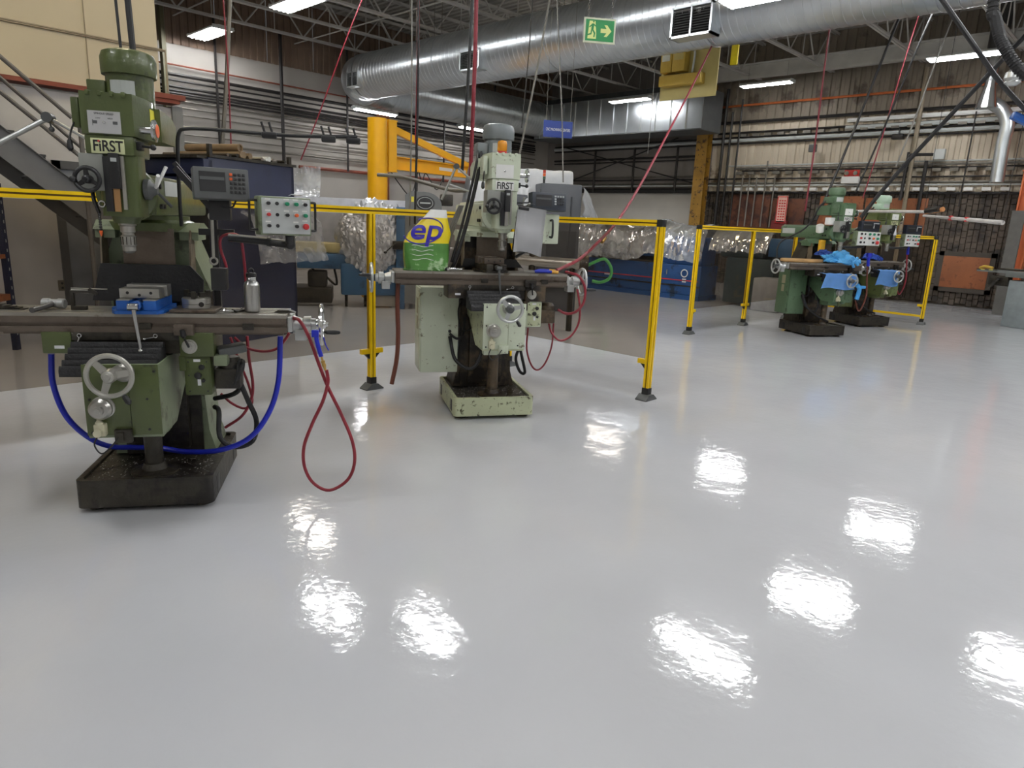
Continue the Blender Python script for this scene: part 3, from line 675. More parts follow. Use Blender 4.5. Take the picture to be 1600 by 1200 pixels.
def mill(label, o, rz, tz=.97, tx=(-.57, .68), body=GREEN, side=GREEN_S, baseM=None, colM=OILY, motM=None, cabinet=None, near=False, left_wheel=False, badge=True, yref=0, cen=False, group=None, brand=None, saddleM=None, labelM=None):
    k = tz-.97; baseM = baseM or OILY; motM = motM or body; saddleM = saddleM or body
    t = thing('milling_machine', label, 'milling machine', (*o, 0), R(rz), group)
    P = lambda name, b, mat, **kw: part(name, b, mat, t, **kw)
    # base
    b = bm_(); prism(b, rrect(-.305, .305, 0, .74, .03), 'z', .028, .15)
    rim = rrect(-.305, .305, 0, .74, .03); inn = rrect(-.28, .28, .025, .715, .02)
    A = [b.verts.new((*p, .15)) for p in rim]; B = [b.verts.new((*p, .168)) for p in rim]; C = [b.verts.new((*p, .168)) for p in inn]; D = [b.verts.new((*p, .151)) for p in inn]
    for u_, v_ in ((A, B), (B, C), (C, D)): bridge(b, u_, v_)
    base = P('base', b, baseM)
    b = bm_(); prism(b, rrect(-.279, .279, .026, .714, .02), 'z', .145, .1535); part('chip_tray', b, OILY, base)
    for s in (-1, 1):
        for y in (.1, .58):
            b = bm_(); bb(b, s*.3045-.002, s*.3045+.002, y, y+.07, .045, .13, .001); part('pocket_shade_patch', b, BLACK, base)  # proud black patch stands in for the shade inside a lifting recess
            b = bm_(); lathe(b, (s*.24, y, 0), (0, 0, 1), [(.05, 0), (.05, .008), (.02, .015), (.02, .03)], 12); part('levelling_foot', b, RUSTY, base)
    b = bm_(); rnd = random.Random(5)
    for i in range(420):
        x, y = rnd.uniform(-.27, .27), rnd.uniform(.03, .5) if rnd.random() < .8 else rnd.uniform(.03, .7)
        if abs(x) < .1 and y < .3 and rnd.random() < .5: continue
        s = rnd.uniform(.002, .006); a = rnd.uniform(0, 6.3); z = .1545
        vs = [b.verts.new((x+s*math.cos(a), y+s*math.sin(a), z)), b.verts.new((x-s*math.cos(a), y-s*math.sin(a), z+.001)), b.verts.new((x+.0012, y+.0012, z+.003))]; b.faces.new(vs)
    sw = part('metal_chips', b, SWARF, base, kind='stuff')
    # column
    b = bm_(); prism(b, [(-.25, .16), (.25, .16), (.22, .28), (.205, .5), (.205, 1.0), (.27, 1.03), (.155, 1.34), (-.155, 1.34), (-.27, 1.03), (-.205, 1.0), (-.205, .5), (-.22, .28)], 'y', .42, .72)
    P('column', b, side if near else colM)
    b = bm_(); bb(b, -.13, .13, .36, .425, .2, 1.0, .004); bb(b, -.19, .19, .405, .425, .16, 1.0); P('dovetail_way', b, RUSTY if cabinet else OILY)
    b = bm_(); bb(b, -.105, .13, .33, .336, 1.17, 1.345, .002); P('way_cover', b, M('oil_stained_sheet', (92, 80, 68), .5, .1, .15, 20, .2, 60))
    b = bm_(); prism(b, [(-.2, 1.17), (.2, 1.17), (.26, 1.1), (.25, .99+k), (-.25, .99+k), (-.22, 1.1)], 'y', .3, .315); P('rubber_apron', b, RUBBER)
    for s in (-1, 1):
        b = bm_(); prism(b, [(.30, 1.0), (.45, 1.0), (.42, 1.28), (.36, 1.34), (.335, 1.3)], 'x', s*.2-.004, s*.2+.004); P('side_guard', b, M('oil_stained_side', (104, 92, 74), .5, .1, .2, 20, .2, 60))
        b = bm_(); prism(b, [(.36, 1.33), (.56, 1.33), (.6, 1.345), (.5, 1.375), (.42, 1.375)], 'x', s*.19-.05, s*.19+.05); bb(b, s*.19-.045, s*.19+.045, .37, .55, 1.29, 1.332, .004); P('turret_clamp', b, side if near else body)
    b = bm_(); lathe(b, (0, .5, 1.33), (0, 0, 1), [(.2, 0), (.2, .04), (.17, .055), (.17, .075)], 28); P('turret', b, body)
    # ram
    b = bm_(); bb(b, -.11, .11, .14, 1.25, 1.405, 1.575, .018); bb(b, -.075, .075, .2, 1.24, 1.56, 1.592, .008); ram = P('ram', b, body)
    b = bm_(); 
    for s in (-1, 1):
        for y, z in ((.2, 1.45), (.2, 1.54), (.26, 1.45)): lathe(b, (s*.11, y, z), (s, 0, 0), [(.012, 0), (.012, .012), (.006, .013)], 8)
    part('hex_bolt', b, BLACK, ram)
    b = bm_(); bb(b, .111, .1125, .3, .62, 1.50, 1.57); part('data_plate', b, LGREY, ram); b = bm_(); bb(b, -.1125, -.111, .9, 1.2, 1.46, 1.54); part('data_plate', b, LGREY, ram)
    b = bm_(); lathe(b, (0, .07, 1.5), (0, 1, 0), [(.1, 0), (.125, .02), (.125, .06), (.1, .08)], 28); P('knuckle', b, body)
    # quill housing
    b = bm_(); prism(b, rrect(-.06, .095, -.065, .09, .03), 'z', 1.40, 1.655); lathe(b, (.015, .02, 1.37), (0, 0, 1), [(.05, 0), (.062, .03)], 20); qh = P('quill_housing', b, body)
    b = bm_(); bb(b, -.125, -.03, -.075, .05, 1.505, 1.655, .004); P('feed_gearbox', b, M('feed_plate_grey', (150, 152, 146), .4, .3))
    wheel_parts(t, (-.085, -.115, 1.548), (0, -1, 0), .047, .009, 3, .018, BLACK, handle=None, name='fine_feed_wheel', ph=.6)
    b = bm_(); cyl(b, (-.085, -.115, 1.548), (-.085, -.06, 1.548), .01); P('feed_shaft', b, CHROME)
    b = bm_(); ball(b, (-.135, -.125, 1.545), .014); P('handle_knob', b, BLACK)
    b = bm_(); bb(b, -.005, .035, -.1, -.065, 1.515, 1.66, .004); q_ = P('quill_readout', b, BLACK); b = bm_(); bb(b, .005, .028, -.1015, -.1, 1.625, 1.64); part('readout_window', b, LGREY, q_)
    b = bm_(); bb(b, .002, .026, -.085, -.075, 1.42, 1.515); P('depth_scale', b, M('tan_scale', (168, 128, 84), .4, .3) if near else STEEL)
    b = bm_(); bb(b, .036, .05, -.08, -.07, 1.43, 1.65); P('stop_rod', b, STEEL)
    b = bm_(); bb(b, -.03, .0, -.09, -.065, 1.42, 1.645, .003); P('scale_housing', b, BLACK)
    b = bm_(); lathe(b, (.015, .02, 1.24), (0, 0, 1), [(.012, 0), (.02, .004), (.027, .012), (.027, .03), (.031, .035), (.031, .075), (.024, .08), (.024, .09), (.03, .092), (.03, .118), (.036, .122), (.036, .135)], 20)
    ch = P('drill_chuck', b, STEEL)
    b = bm_(); 
    for i in range(12): a = i*math.pi/6; box(b, (.015+.031*math.cos(a), .02+.031*math.sin(a), 1.295), (.003, .003, .034), (0, 0, a))
    part('chuck_flutes', b, OILY, ch, kind='stuff')
    # right side feed lever
    b = bm_(); lathe(b, (.1, .02, 1.52), (1, 0, 0), [(.045, 0), (.045, .02), (.03, .03), (.018, .05)], 20); lv = P('lever_hub', b, DGREY if near else body)
    for a, mt_ in ((1.15, WHITE), (-.65, DGREY), (2.6, WHITE)):
        d = Vector((.35, math.cos(a), math.sin(a))).normalized()
        b = bm_(); p0 = Vector((.14, .02, 1.52)); cyl(b, p0, p0+d*.12, .006, .008, 8); part('feed_lever', b, mt_ if near else STEEL, lv)
    # gear head, belt housing, motor
    b = bm_(); bb(b, -.095, .095, -.078, .16, 1.652, 1.732, .012); P('gear_head', b, body)
    b = bm_(); prism(b, [(-.1, -.08), (.1, -.08), (.125, .06), (.125, .2), (-.125, .2), (-.125, .06)], 'z', 1.732, 1.875); prism(b, [(-.1, -.075), (.1, -.075), (.12, .06), (.12, .16), (-.12, .16), (-.12, .06)], 'z', 1.875, 1.9)
    bh = P('belt_housing', b, body)
    b = bm_(); prism(b, [(.15, 1.735), (.40, 1.735), (.43, 1.76), (.43, 1.83), (.36, 1.86), (.15, 1.875)], 'x', -.15, .15); P('rear_housing', b, body)
    b = bm_()
    for i in range(4): bb(b, -.075+i*.045, -.06+i*.045, -.083, -.03, 1.885, 1.905, .003)
    part('vent_rib', b, body, bh)
    b = bm_(); bb(b, -.072, .052, -.0835, -.081, 1.737, 1.825); pl = part('speed_plate', b, labelM or M('plate_silver', (188, 188, 188), .4, .2), bh)
    if near:
        text('plate_lettering', 'SPINDLE SPEED', .011, BLACK, pl, (-.01, -.0838, 1.814), (R(90), 0, 0), .0003)
        text('plate_lettering', 'LOW            HIGH', .008, BLACK, pl, (-.01, -.0838, 1.796), (R(90), 0, 0), .0003)
        b = bm_()
        for x in (-.055, .022): bb(b, x, x+.018, -.0842, -.0835, 1.774, 1.786)
        bb(b, -.055, -.053, -.0842, -.0835, 1.766, 1.79); part('plate_marks', b, DGREY, pl)
    b = bm_(); lathe(b, (-.01, -.083, 1.781), (0, -1, 0), [(.006, 0), (.006, .006), (.003, .008)], 10); part('plate_knob', b, CHROME, pl)
    b = bm_(); bb(b, -.07, .058, -.0815, -.078, 1.657, 1.717, .001); nb = P('brand_plate', b, M('badge_pale', (214, 218, 170), .4) if body in (GREEN, OLIVE) else WHITE)
    text('brand_lettering', 'FiRST', .062, BLACK, nb, (-.005, -.082, 1.685), (R(90), 0, 0), .0006, .8, .0012)
    if near: b = bm_(); lathe(b, (-.0385, -.0815, 1.706), (0, -1, 0), [(.0045, 0), (.0045, .0015)], 10); part('red_dot', b, REDP, nb)
    b = bm_(); cyl(b, (.1, -.02, 1.765), (.155, -.02, 1.765), .016, n=14); lathe(b, (.155, -.02, 1.765), (1, 0, 0), [(.02, 0), (.045, .004), (.047, .014), (.03, .02)], 20); sd = P('speed_dial', b, CHROME)
    if near: b = bm_(); lathe(b, (.176, -.02, 1.765), (1, 0, 0), [(.028, 0), (.026, .002)], 18); part('dial_face', b, ORANGEP, sd)
    b = bm_(); cyl(b, (.09, -.03, 1.70), (.15, -.04, 1.695), .006); ball(b, (.16, -.042, 1.695), .013); bb(b, .09, .115, -.05, .0, 1.68, 1.715, .004); P('range_lever', b, BLACK)
    b = bm_(); bb(b, -.15, -.12, -.03, .08, 1.76, 1.88, .006); P('brake_box', b, body)
    b = bm_(); tube(b, [(-.14, -.02, 1.79), (-.15, -.05, 1.74), (-.155, -.06, 1.70)], .004, 6); lathe(b, (-.155, -.06, 1.66), (0, 0, 1), [(.006, 0), (.013, .01), (.01, .04), (.004, .05)], 10); P('brake_lever', b, BLACK)
    mc = (.012, .24)
    b = bm_(); lathe(b, (*mc, 1.86), (0, 0, 1), [(.105, 0), (.105, .02), (.098, .024), (.098, .16)], 32); mo = P('motor', b, motM)
    b = bm_(); lathe(b, (*mc, 2.015), (0, 0, 1), [(.112, 0), (.114, .02), (.114, .07), (.105, .095), (.08, .106), (.02, .109)], 32); part('fan_cowl', b, motM, mo)
    b = bm_(); bb(b, -.15, -.075, .18, .3, 1.9, 1.985, .006); part('junction_box', b, motM, mo)
    b = bm_()
    for i in range(6):
        a = R(-120+i*10); c0 = Vector((mc[0]+.0985*math.cos(a), mc[1]+.0985*math.sin(a), 1.955)); box(b, c0, (.004, .019, .06), (0, 0, a))
    part('rating_plate', b, LGREY, mo)
    # knee
    b = bm_(); prism(b, [(-.19, .44+k), (-.2, .46+k), (-.2, .765+k), (-.19, .77+k), (.40, .77+k), (.40, .62+k), (.3, .60+k), (.06, .44+k)], 'x', -.15, .15); kn = P('knee', b, side)
    b = bm_(); bb(b, -.152, .028, -.205, -.198, .455+k, .775+k, .003); bb(b, .03, .152, -.207, -.198, .455+k, .775+k, .003); part('knee_cover', b, body, kn)
    b = bm_()
    for x, z in ((-.13, .75), (-.13, .62), (-.02, .47), (.135, .745), (.1, .62), (.1, .48), (-.13, .47)): lathe(b, (x, -.205, z+k), (0, -1, 0), [(.006, 0), (.006, .004), (.003, .005)], 8)
    part('cap_screw', b, BLACK, kn)
    b = bm_(); lathe(b, (.01, .12, .37+k), (0, 0, 1), [(.085, 0), (.1, .02), (.1, .1)], 24); part('screw_boss', b, side if not cabinet else body, kn)
    b = bm_(); cyl(b, (.01, .15, .16), (.01, .15, .42+k), .042, n=20); lathe(b, (.01, .15, .153), (0, 0, 1), [(.11, 0), (.11, .012), (.06, .02), (.05, .05)], 24); P('elevating_screw', b, RUSTY if cabinet else OILY)
    wz = tz-.215
    b = bm_(); cyl(b, (0, -.2, wz), (0, -.33, wz), .022); lathe(b, (.02, -.2, wz-.012), (0, -1, 0), [(.04, 0), (.04, .03), (.03, .04)], 20); P('cross_feed_hub', b, STEEL)
    wheel_parts(t, (0, -.34, wz), (0, -1, 0), .086, .011, 3, .03, ALU if not near else M('handwheel_satin', (170, 168, 160), .35, .5), None, ph=1.25, name='cross_handwheel')
    b = bm_(); lathe(b, (.05, -.345, wz-.082), (.5, -.2, -.75), [(.008, 0), (.012, .01), (.013, .035), (.006, .045)], 10); P('folded_handle', b, BLACK)
    dz = tz-.385
    b = bm_(); lathe(b, (-.08, -.2, dz), (0, -1, 0), [(.05, 0), (.05, .012), (.042, .016), (.047, .03), (.047, .045), (.036, .06), (.022, .062), (.022, .08), (.012, .082), (.012, .09)], 24); P('knee_crank_dial', b, STEEL)
    CV = M('oiler_cream', (200, 196, 168), .45)
    b = bm_(); bb(b, -.115, -.07, -.24, -.2, dz-.125, dz-.07, .005); lathe(b, (-.095, -.225, dz-.075), (0, 0, 1), [(.016, 0), (.016, .012), (.01, .018), (.007, .03), (.003, .036)], 12); cyl(b, (-.095, -.24, dz-.105), (-.095, -.262, dz-.105), .017, n=14); P('oiler_valve', b, CV)
    b = bm_(); bb(b, -.04, .03, -.225, -.2, dz-.16, dz-.1, .004); bb(b, -.03, .0, -.235, -.2, dz-.15, dz-.11, .003); P('oil_block', b, OILY if near else body)
    b = bm_(); tube(b, [(-.1, -.24, dz-.12), (-.115, -.245, dz-.16), (-.09, -.245, dz-.2), (-.05, -.24, dz-.17), (-.02, -.235, dz-.13)], .0035, 6); P('oil_line', b, CABLE)
    # bellows
    b = bm_(); pts = []
    n = 5
    for i in range(n):
        y0 = -.01-.19*i/n; z0 = .84+k-.10*i/n; pts += [(y0, z0), (y0-.03, z0+.006), (y0-.038, z0-.012)]
    poly = pts+[(-.2, .72+k), (-.01, .72+k)]; prism(b, poly, 'x', -.24, .14); P('rubber_bellows', b, RUBBER)
    # saddle
    b = bm_(); bb(b, -.25, .2, 0, .32, .845+k, .885+k, .002); bb(b, -.25, .2, .02, .32, .78+k, .85+k); P('saddle', b, OILY)
    b = bm_(); bb(b, -.37, -.25, -.005, .2, .785+k, .884+k, .006); P('saddle_left_box', b, saddleM)
    b = bm_(); bb(b, .2, .35, -.012, .22, .77+k, .884+k, .006); bb(b, .19, .235, .0, .2, .7+k, .77+k, .004); P('saddle_right_box', b, saddleM)
    b = bm_(); bb(b, -.32, -.28, -.0065, -.005, .808+k, .822+k); P('warning_label', b, PAPER)
    for x, dx_, dz_ in ((-.215, -.012, -.04), (.1, .045, -.008)):
        b = bm_(); torus(b, (x-(.0), -.006, .868+k), (0, 1, 0), .008, .003, 14, 6); cyl(b, (x-dx_*.15, -.01, .862+k), (x-dx_*1.0 if dx_ > 0 else x+dx_, -.014, .862+k+dz_), .0035, n=6); ball(b, (x-dx_ if dx_ > 0 else x+dx_, -.014, .862+k+dz_), .007, 8); P('lock_lever', b, CHROME)
    b = bm_(); bb(b, .185, .27, -.035, -.0, .875+k, .925+k, .004); P('stop_block', b, STEELD if not cabinet else RUSTY)
    b = bm_(); lathe(b, (.245, -.012, .82+k), (0, -1, 0), [(.034, 0), (.034, .006), (.028, .007), (.026, .014), (.014, .015), (.013, .02)], 24); dl = P('feed_dial', b, STEEL)
    b = bm_(); cyl(b, (.245, -.032, .82+k), (.235, -.05, .86+k), .005, n=8); lathe(b, (.232, -.052, .866+k), (-.1, -.2, 1), [(.005, 0), (.013, .012), (.011, .04)], 10); part('dial_lever', b, BLACK, dl)
    # feed gearbox
    b = bm_(); bb(b, .21, .33, -.0, .16, .58+k, .77+k, .01); fg = P('feed_gearbox_case', b, body)
    b = bm_(); bb(b, .222, .322, -.004, 0, .59+k, .758+k, .002); part('gearbox_cover', b, body if near else side, fg)
    for x, z, r in ((.29, .72, .013), (.272, .68, .016), (.295, .655, .008)): b = bm_(); lathe(b, (x, -.004, z+k), (0, -1, 0), [(r, 0), (r, .012), (r*.6, .014)], 14); part('gearbox_knob', b, BLACK, fg)
    b = bm_()
    for x, z in ((.232, .745), (.312, .745), (.232, .603), (.312, .603), (.232, .68)): lathe(b, (x, -.004, z+k), (0, -1, 0), [(.004, 0), (.004, .003)], 8)
    part('cover_screws', b, BLACK, fg, kind='stuff')
    b = bm_(); bb(b, .255, .285, -.0045, -.004, .745+k, .757+k); part('gearbox_label', b, PAPER, fg); b = bm_(); bb(b, .268, .283, -.0045, -.004, .63+k, .66+k); part('gearbox_label', b, PAPER, fg)
    b = bm_(); bb(b, .335, .45, .04, .16, .6+k, .7+k, .01); lathe(b, (.4, .1, .6+k), (0, 0, 1), [(.05, 0), (.055, .01), (.055, .13), (.04, .15)], 20); P('feed_motor', b, colM)
    if near:
        b = bm_(); box(b, (.41, .08, .79), (.13, .1, .04), (0, R(-8), R(20)), .01); P('motor_shield', b, DGREY)
        b = bm_(); bb(b, .345, .405, -.01, .06, .725, .775, .006); P('limit_switch', b, GREEN_S)
        b = bm_(); rnd = random.Random(9)
        for i in range(7): c0 = Vector((.43, .1, .68))+Vector((rnd.uniform(-.02, .02), rnd.uniform(-.02, .02), rnd.uniform(-.02, .02))); torus(b, c0, (1, rnd.uniform(-.5, .5), rnd.uniform(-.4, .4)), .055+rnd.uniform(-.012, .012), .007, 24, 6)
        P('coiled_cable', b, RUBBER)
        b = bm_(); tube(b, [(.44, .1, .62), (.47, .12, .52), (.5, .16, .4), (.47, .2, .28), (.38, .2, .25), (.31, .22, .3), (.3, .28, .42), (.27, .34, .43)], .013, 8); P('drooping_cable', b, RUBBER)
        b = bm_(); tube(b, [(.44, .1, .62), (.42, .2, .56), (.36, .32, .5), (.26, .4, .46)], .013, 8); P('drooping_cable', b, RUBBER)
    # table
    x0, x1 = tx
    b = bm_(); g = .016; ys = [0, .048, .1, .152, .204, .25]
    for i in range(5):
        a0 = ys[i]+(g/2 if i else 0); a1 = ys[i+1]-(g/2 if i < 4 else 0); bb(b, x0, x1, a0, a1, tz-.016, tz)
    P('slotted_top', b, M('ground_table_top', (150, 145, 136), .34, .5, .12, 14, .1, 80, dirt=((112, 100, 86), .1, 8))); b = bm_()
    bb(b, x0+.002, x1-.002, .001, .249, tz-.045, tz-.0155); bb(b, x0, x1, .012, .238, tz-.062, tz-.044); bb(b, x0, x1, 0, .25, tz-.088, tz-.06)
    bb(b, x0+.04, x1-.02, .03, .22, tz-.1, tz-.088); P('table', b, STEELD)
    for x in ((x0+x1)/2-.02, x1-.2): b = bm_(); bb(b, x, x+.05, -.008, .012, tz-.072, tz-.042, .003); P('table_stop', b, OILY)
    for x, d in ((x1, 1),)+(((x0, -1),) if left_wheel else ()):
        b = bm_(); bb(b, x, x+d*.022, .02, .23, tz-.085, tz-.012, .004); P('end_bracket', b, ALU)
    hubz = tz-.06
    for x, d in ((x1, 1),)+(((x0, -1),) if left_wheel else ()):
        b = bm_(); lathe(b, (x+d*.02, .11, hubz), (d, 0, 0), [(.046, 0), (.03, .045), (.033, .05), (.04, .052), (.042, .085), (.03, .088), (.03, .108), (.014, .11), (.014, .135)], 22); bb(b, x+d*.03, x+d*.085, .07, .15, hubz-.075, hubz-.02, .004); P('screw_bearing', b, ALU)
        wheel_parts(t, (x+d*.155, .11, hubz), (d, 0, 0), .095, .011, 3, .024, CHROME if near else ALU, handle=(2.55 if near else (.6 if d > 0 else 3.4)), ph=.8, name='table_handwheel')
    # hoses/cables around the column common to all
    if cabinet:
        b = bm_(); bb(b, -.52, -.235, .3, .58, .3, .965 if near else .95, .006); cb = P('electrical_cabinet', b, cabinet)
        b = bm_(); bb(b, -.53, -.52, .31, .57, .31, .94, .003); part('cabinet_door', b, cabinet, cb)
        b = bm_(); bb(b, -.533, -.53, .4, .48, .74, .86); bb(b, -.533, -.53, .41, .47, .62, .72); part('warning_sticker', b, M('faded_label', (150, 146, 120), .5), cb)
        b = bm_(); lathe(b, (-.3, .3, .62), (0, -1, 0), [(.012, 0), (.012, .006)], 12); part('cable_gland', b, BLACK, cb)
        b = bm_(); tube(b, [(-.3, .29, .58), (-.27, .2, .42), (-.16, .14, .36), (-.08, .18, .46), (-.06, .28, .62), (-.08, .34, .8)], .014, 8); tube(b, [(-.3, .295, .6), (-.25, .26, .57), (-.2, .28, .6), (-.18, .33, .72)], .01, 8); P('cabinet_cable', b, RUBBER)
        b = bm_(); lathe(b, (-.1, .3, .66), (0, 0, 1), [(.016, 0), (.016, .03), (.035, .032), (.035, .15), (.02, .16)], 16); bb(b, -.14, -.13, .29, .31, .62, .8); P('oil_pump', b, M('pump_grey', (84, 86, 78), .4, .4))
        b = bm_(); bb(b, -.13, -.01, .2, .3, .86, .96, .006); bb(b, -.06, .0, .24, .3, .52, .7, .004); P('pump_box', b, body)
        b = bm_(); tube(b, [(-.2, .3, .9), (-.25, .24, .78), (-.22, .22, .64), (-.14, .24, .66), (-.08, .25, .74), (-.06, .24, .64), (-.04, .22, .6)], .005, 6); P('grease_line', b, CABLE)
        b = bm_(); bb(b, -.13, -.03, -.15, -.08, .4+k, .47+k, .006); P('side_valve_block', b, body)
    return t

# near green mill ---------------------------------------------------
near_o = (1.013, 3.40); near = mill('large olive green milling machine nearest the camera, with a blue vise on its table', near_o, -33, .97, (-.57, .68), GREEN, GREEN_S, near=True)
def nl(x, y, z, o=near_o, rz=-33):
    a = R(rz); return Vector((o[0]+x*math.cos(a)-y*math.sin(a), o[1]+x*math.sin(a)+y*math.cos(a), z))
b = bm_(); bb(b, .1255, .1265, .08, .16, 1.77, 1.865); yl = part('yellow_decal', b, YELLOWS, near)
b = bm_(); tube(b, [(.02, .3, 2.1), (.0, .32, 2.7), (-.03, .34, 3.6), (-.05, .3, 5.3)], .014, 8); tube(b, [(-.03, .3, 2.09), (-.05, .32, 2.7), (-.08, .34, 3.6), (-.1, .3, 5.3)], .007, 6); part('supply_cable', b, CABLE, near)
# pendant on a pipe arm, readout, tool box
pend = pendant(near, Vector((.70, -.05, 1.43)), .235, .172, R(24), LGREY, GREEN_S)
b = bm_(); tube(b, [(.42, .12, 1.32), (.56, .1, 1.312), (.70, .04, 1.30)], .019, 12, 3); cyl(b, (.60, .085, 1.309), (.615, .08, 1.308), .023, n=12); ball(b, (.705, .035, 1.30), .024); cyl(b, (.705, .035, 1.30), (.705, .0, 1.35), .02, n=12); part('pendant_arm', b, BLACK, near)
b = bm_(); bb(b, .325, .355, .2, .23, .97, 1.55, .004); box(b, (.35, .22, 1.34), (.16, .03, .03)); box(b, (.29, .14, 1.53), (.02, .02, .3), (R(0), R(-38), 0)); part('support_post', b, BLACK, near)
b = bm_(); bb(b, .33, .40, .11, .18, 1.07, 1.175, .006); part('tool_holder', b, BLACK, near)
dro(near, Vector((.43, -.05, 1.56)), .23, .135, R(18), R(-6), DGREY, True)
b = bm_(); box(b, (.31, .02, 1.52), (.025, .02, .26), (0, R(-40), 0)); bb(b, .36, .45, .0, .06, 1.4, 1.49, .006); part('readout_bracket', b, BLACK, near)
b = bm_(); tube(b, [(.48, -.01, 1.49), (.46, .0, 1.46), (.42, .0, 1.46), (.38, .02, 1.48)], .004, 6); part('readout_cable', b, CABLE, near)
b = bm_(); tube(b, [(.175, .3, 1.36), (.175, .3, 1.5), (.18, .3, 1.7), (.19, .3, 1.79), (.225, .3, 1.815), (.35, .3, 1.82), (.68, .3, 1.815), (1.02, .3, 1.83)], .009, 8, 4); boom = part('hose_boom', b, CABLE, near)
for x in (.60, .88, 1.0):
    b = bm_(); box(b, (x, .3, 1.81), (.07, .04, .03), None, .008)
    for s in (-.02, .015): cyl(b, (x+s, .3, 1.82), (x+s-.015, .3, 1.87), .006, n=6)
    part('boom_clip', b, CABLE, boom)
# coolant nozzle, left spindle cable
b = bm_(); tube(b, [(-.1, -.02, 1.5), (-.09, -.04, 1.46), (-.075, -.04, 1.41)], .008, 8); part('coolant_arm', b, BLACK, near)
seg = None
for i in range(7):
    if seg is None: b = bm_(); lathe(b, (0, 0, 0), (0, 0, -1), [(.004, 0), (.0065, .004), (.0065, .007), (.004, .01)], 8); seg = part('nozzle_segment', b, BLACK, near, loc=(-.075, -.04, 1.41))
    else: again(seg, (-.075, -.04, 1.41-i*.0105))
b = bm_(); lathe(b, (-.075, -.04, 1.337), (0, 0, -1), [(.007, 0), (.007, .008), (.002, .024)], 10); part('nozzle_tip', b, ORANGEP, near)
b = bm_(); torus(b, (-.05, -.075, 1.45), (0, 1, 0), .012, .004, 16, 6); part('lift_eye', b, CHROME, near)

# mid cream mill ------------------------------------------------------
mid_o = (3.479, 3.507); MR = -31
midm = mill('cream milling machine in the middle with an amber beacon and clipboard', mid_o, MR, 1.09, (-.74, .515), CREAM, CREAM_D, baseM=CREAM_D, colM=RUSTY, motM=GREYP, cabinet=CREAM, left_wheel=True, saddleM=RUSTY, labelM=WHITE)
b = bm_(); lathe(b, (-.01, .02, 1.9), (0, 0, 1), [(.034, 0), (.034, .02)], 16); part('beacon_base', b, REDP, midm)
b = bm_(); lathe(b, (-.01, .02, 1.92), (0, 0, 1), [(.032, 0), (.034, .01), (.034, .05), (.03, .065), (.02, .07)], 18); part('beacon_lens', b, M('amber_lens', (214, 140, 30), .2, 0, .1, coat=.5), midm)
dro(midm, Vector((.34, -.02, 1.60)), .27, .125, R(10), R(-6), M('dro_dark_blue', (40, 46, 56), .4), blue=True)
b = bm_(); cyl(b, (.1, .0, 1.58), (.24, .02, 1.59), .006, n=6); ball(b, (.09, -.0, 1.578), .012); part('readout_arm', b, BLACK, midm)
pb = pendant(midm, Vector((.37, .03, 1.41)), .16, .21, R(16), CREAM, CREAM, btn=False, handles=False)
b = bm_(); tube(b, [(0, -.001, .06), (0, -.03, .055), (0, -.033, -.05), (0, -.001, -.055)], .008, 8, 4); part('grab_handle', b, BLACK, pb)
b = bm_(); tube(b, [(.1, -.05, 1.28), (.2, -.02, 1.26), (.3, .02, 1.27)], .02, 10, 4); tube(b, [(.14, .1, 1.2), (.22, .06, 1.26), (.26, .04, 1.3)], .012, 8); part('pendant_arm', b, BLACK, midm)
b = bm_(); tube(b, [(-.12, .2, 1.95), (-.14, .16, 1.8), (-.22, .12, 1.45), (-.3, .1, 1.18), (-.33, .12, 1.1)], .014, 8); tube(b, [(-.14, .2, 1.95), (-.17, .14, 1.8), (-.25, .12, 1.45), (-.33, .12, 1.15)], .010, 8); part('supply_cable', b, CABLE, midm)
b = bm_()
for i in range(4): tube(b, [(-.22-.01*i, .3, 1.55), (-.28-.012*i, .28, 1.4), (-.31-.012*i, .3, 1.28), (-.34-.01*i, .28, 1.09)], .005, 6)
part('grey_cable_bundle', b, GCABLE, midm)

# far mills -------------------------------------------------------------
f1_o, f2_o = (10.35, 3.58), (12.3, 3.53)
far1 = mill('sage green milling machine far right, left one of the two behind the blue cloths', f1_o, -31, 1.06, (-.78, .42), TEAL, TEAL, baseM=OILY, colM=OILY, motM=TEAL, cabinet=TEAL, left_wheel=True, saddleM=OILY, labelM=WHITE)
far2 = mill('olive milling machine far right with a pale mint motor, the farthest of the four', f2_o, -31, 1.08, (-.62, .40), OLIVE, OLIVE, baseM=OILY, colM=OILY, motM=MINT, cabinet=OLIVE, left_wheel=False, saddleM=OILY, labelM=WHITE)
for mm in (far1, far2):
    dro(mm, Vector((.33, -.15, 1.60)), .33, .14, R(4), 0, M('dro_black_blue', (28, 32, 44), .4), blue=True)
    pendant(mm, Vector((.33, -.15, 1.43)), .42 if mm is far1 else .32, .2, R(4), M('pendant_white', (214, 216, 212), .4), None, True, False)
    b = bm_(); tube(b, [(.06, .1, 1.3), (.2, .04, 1.3), (.33, -.08, 1.32)], .018, 8, 4); part('pendant_arm', b, BLACK, mm); b = bm_(); cyl(b, (.33, -.08, 1.5), (.33, -.08, 1.56), .015, n=8); part('readout_post', b, BLACK, mm)
    b = bm_(); tube(b, [(-.14, .25, 1.93), (-.2, .3, 1.85), (-.22, .4, 1.65), (-.3, .5, 1.5), (-.5, .7, 1.3), (-.56, .6, .97)], .012, 8); tube(b, [(-.3, .28, .6), (-.26, .16, .4), (-.1, .1, .28), (.05, .08, .22)], .014, 8); part('supply_cable', b, CABLE, mm)
b = bm_(); lathe(b, (-.2, .22, 1.5), (-.3, -.25, .9), [(.055, 0), (.055, .09), (.05, .1)], 18); part('work_lamp', b, M('lamp_white', (214, 214, 206), .4), far1)
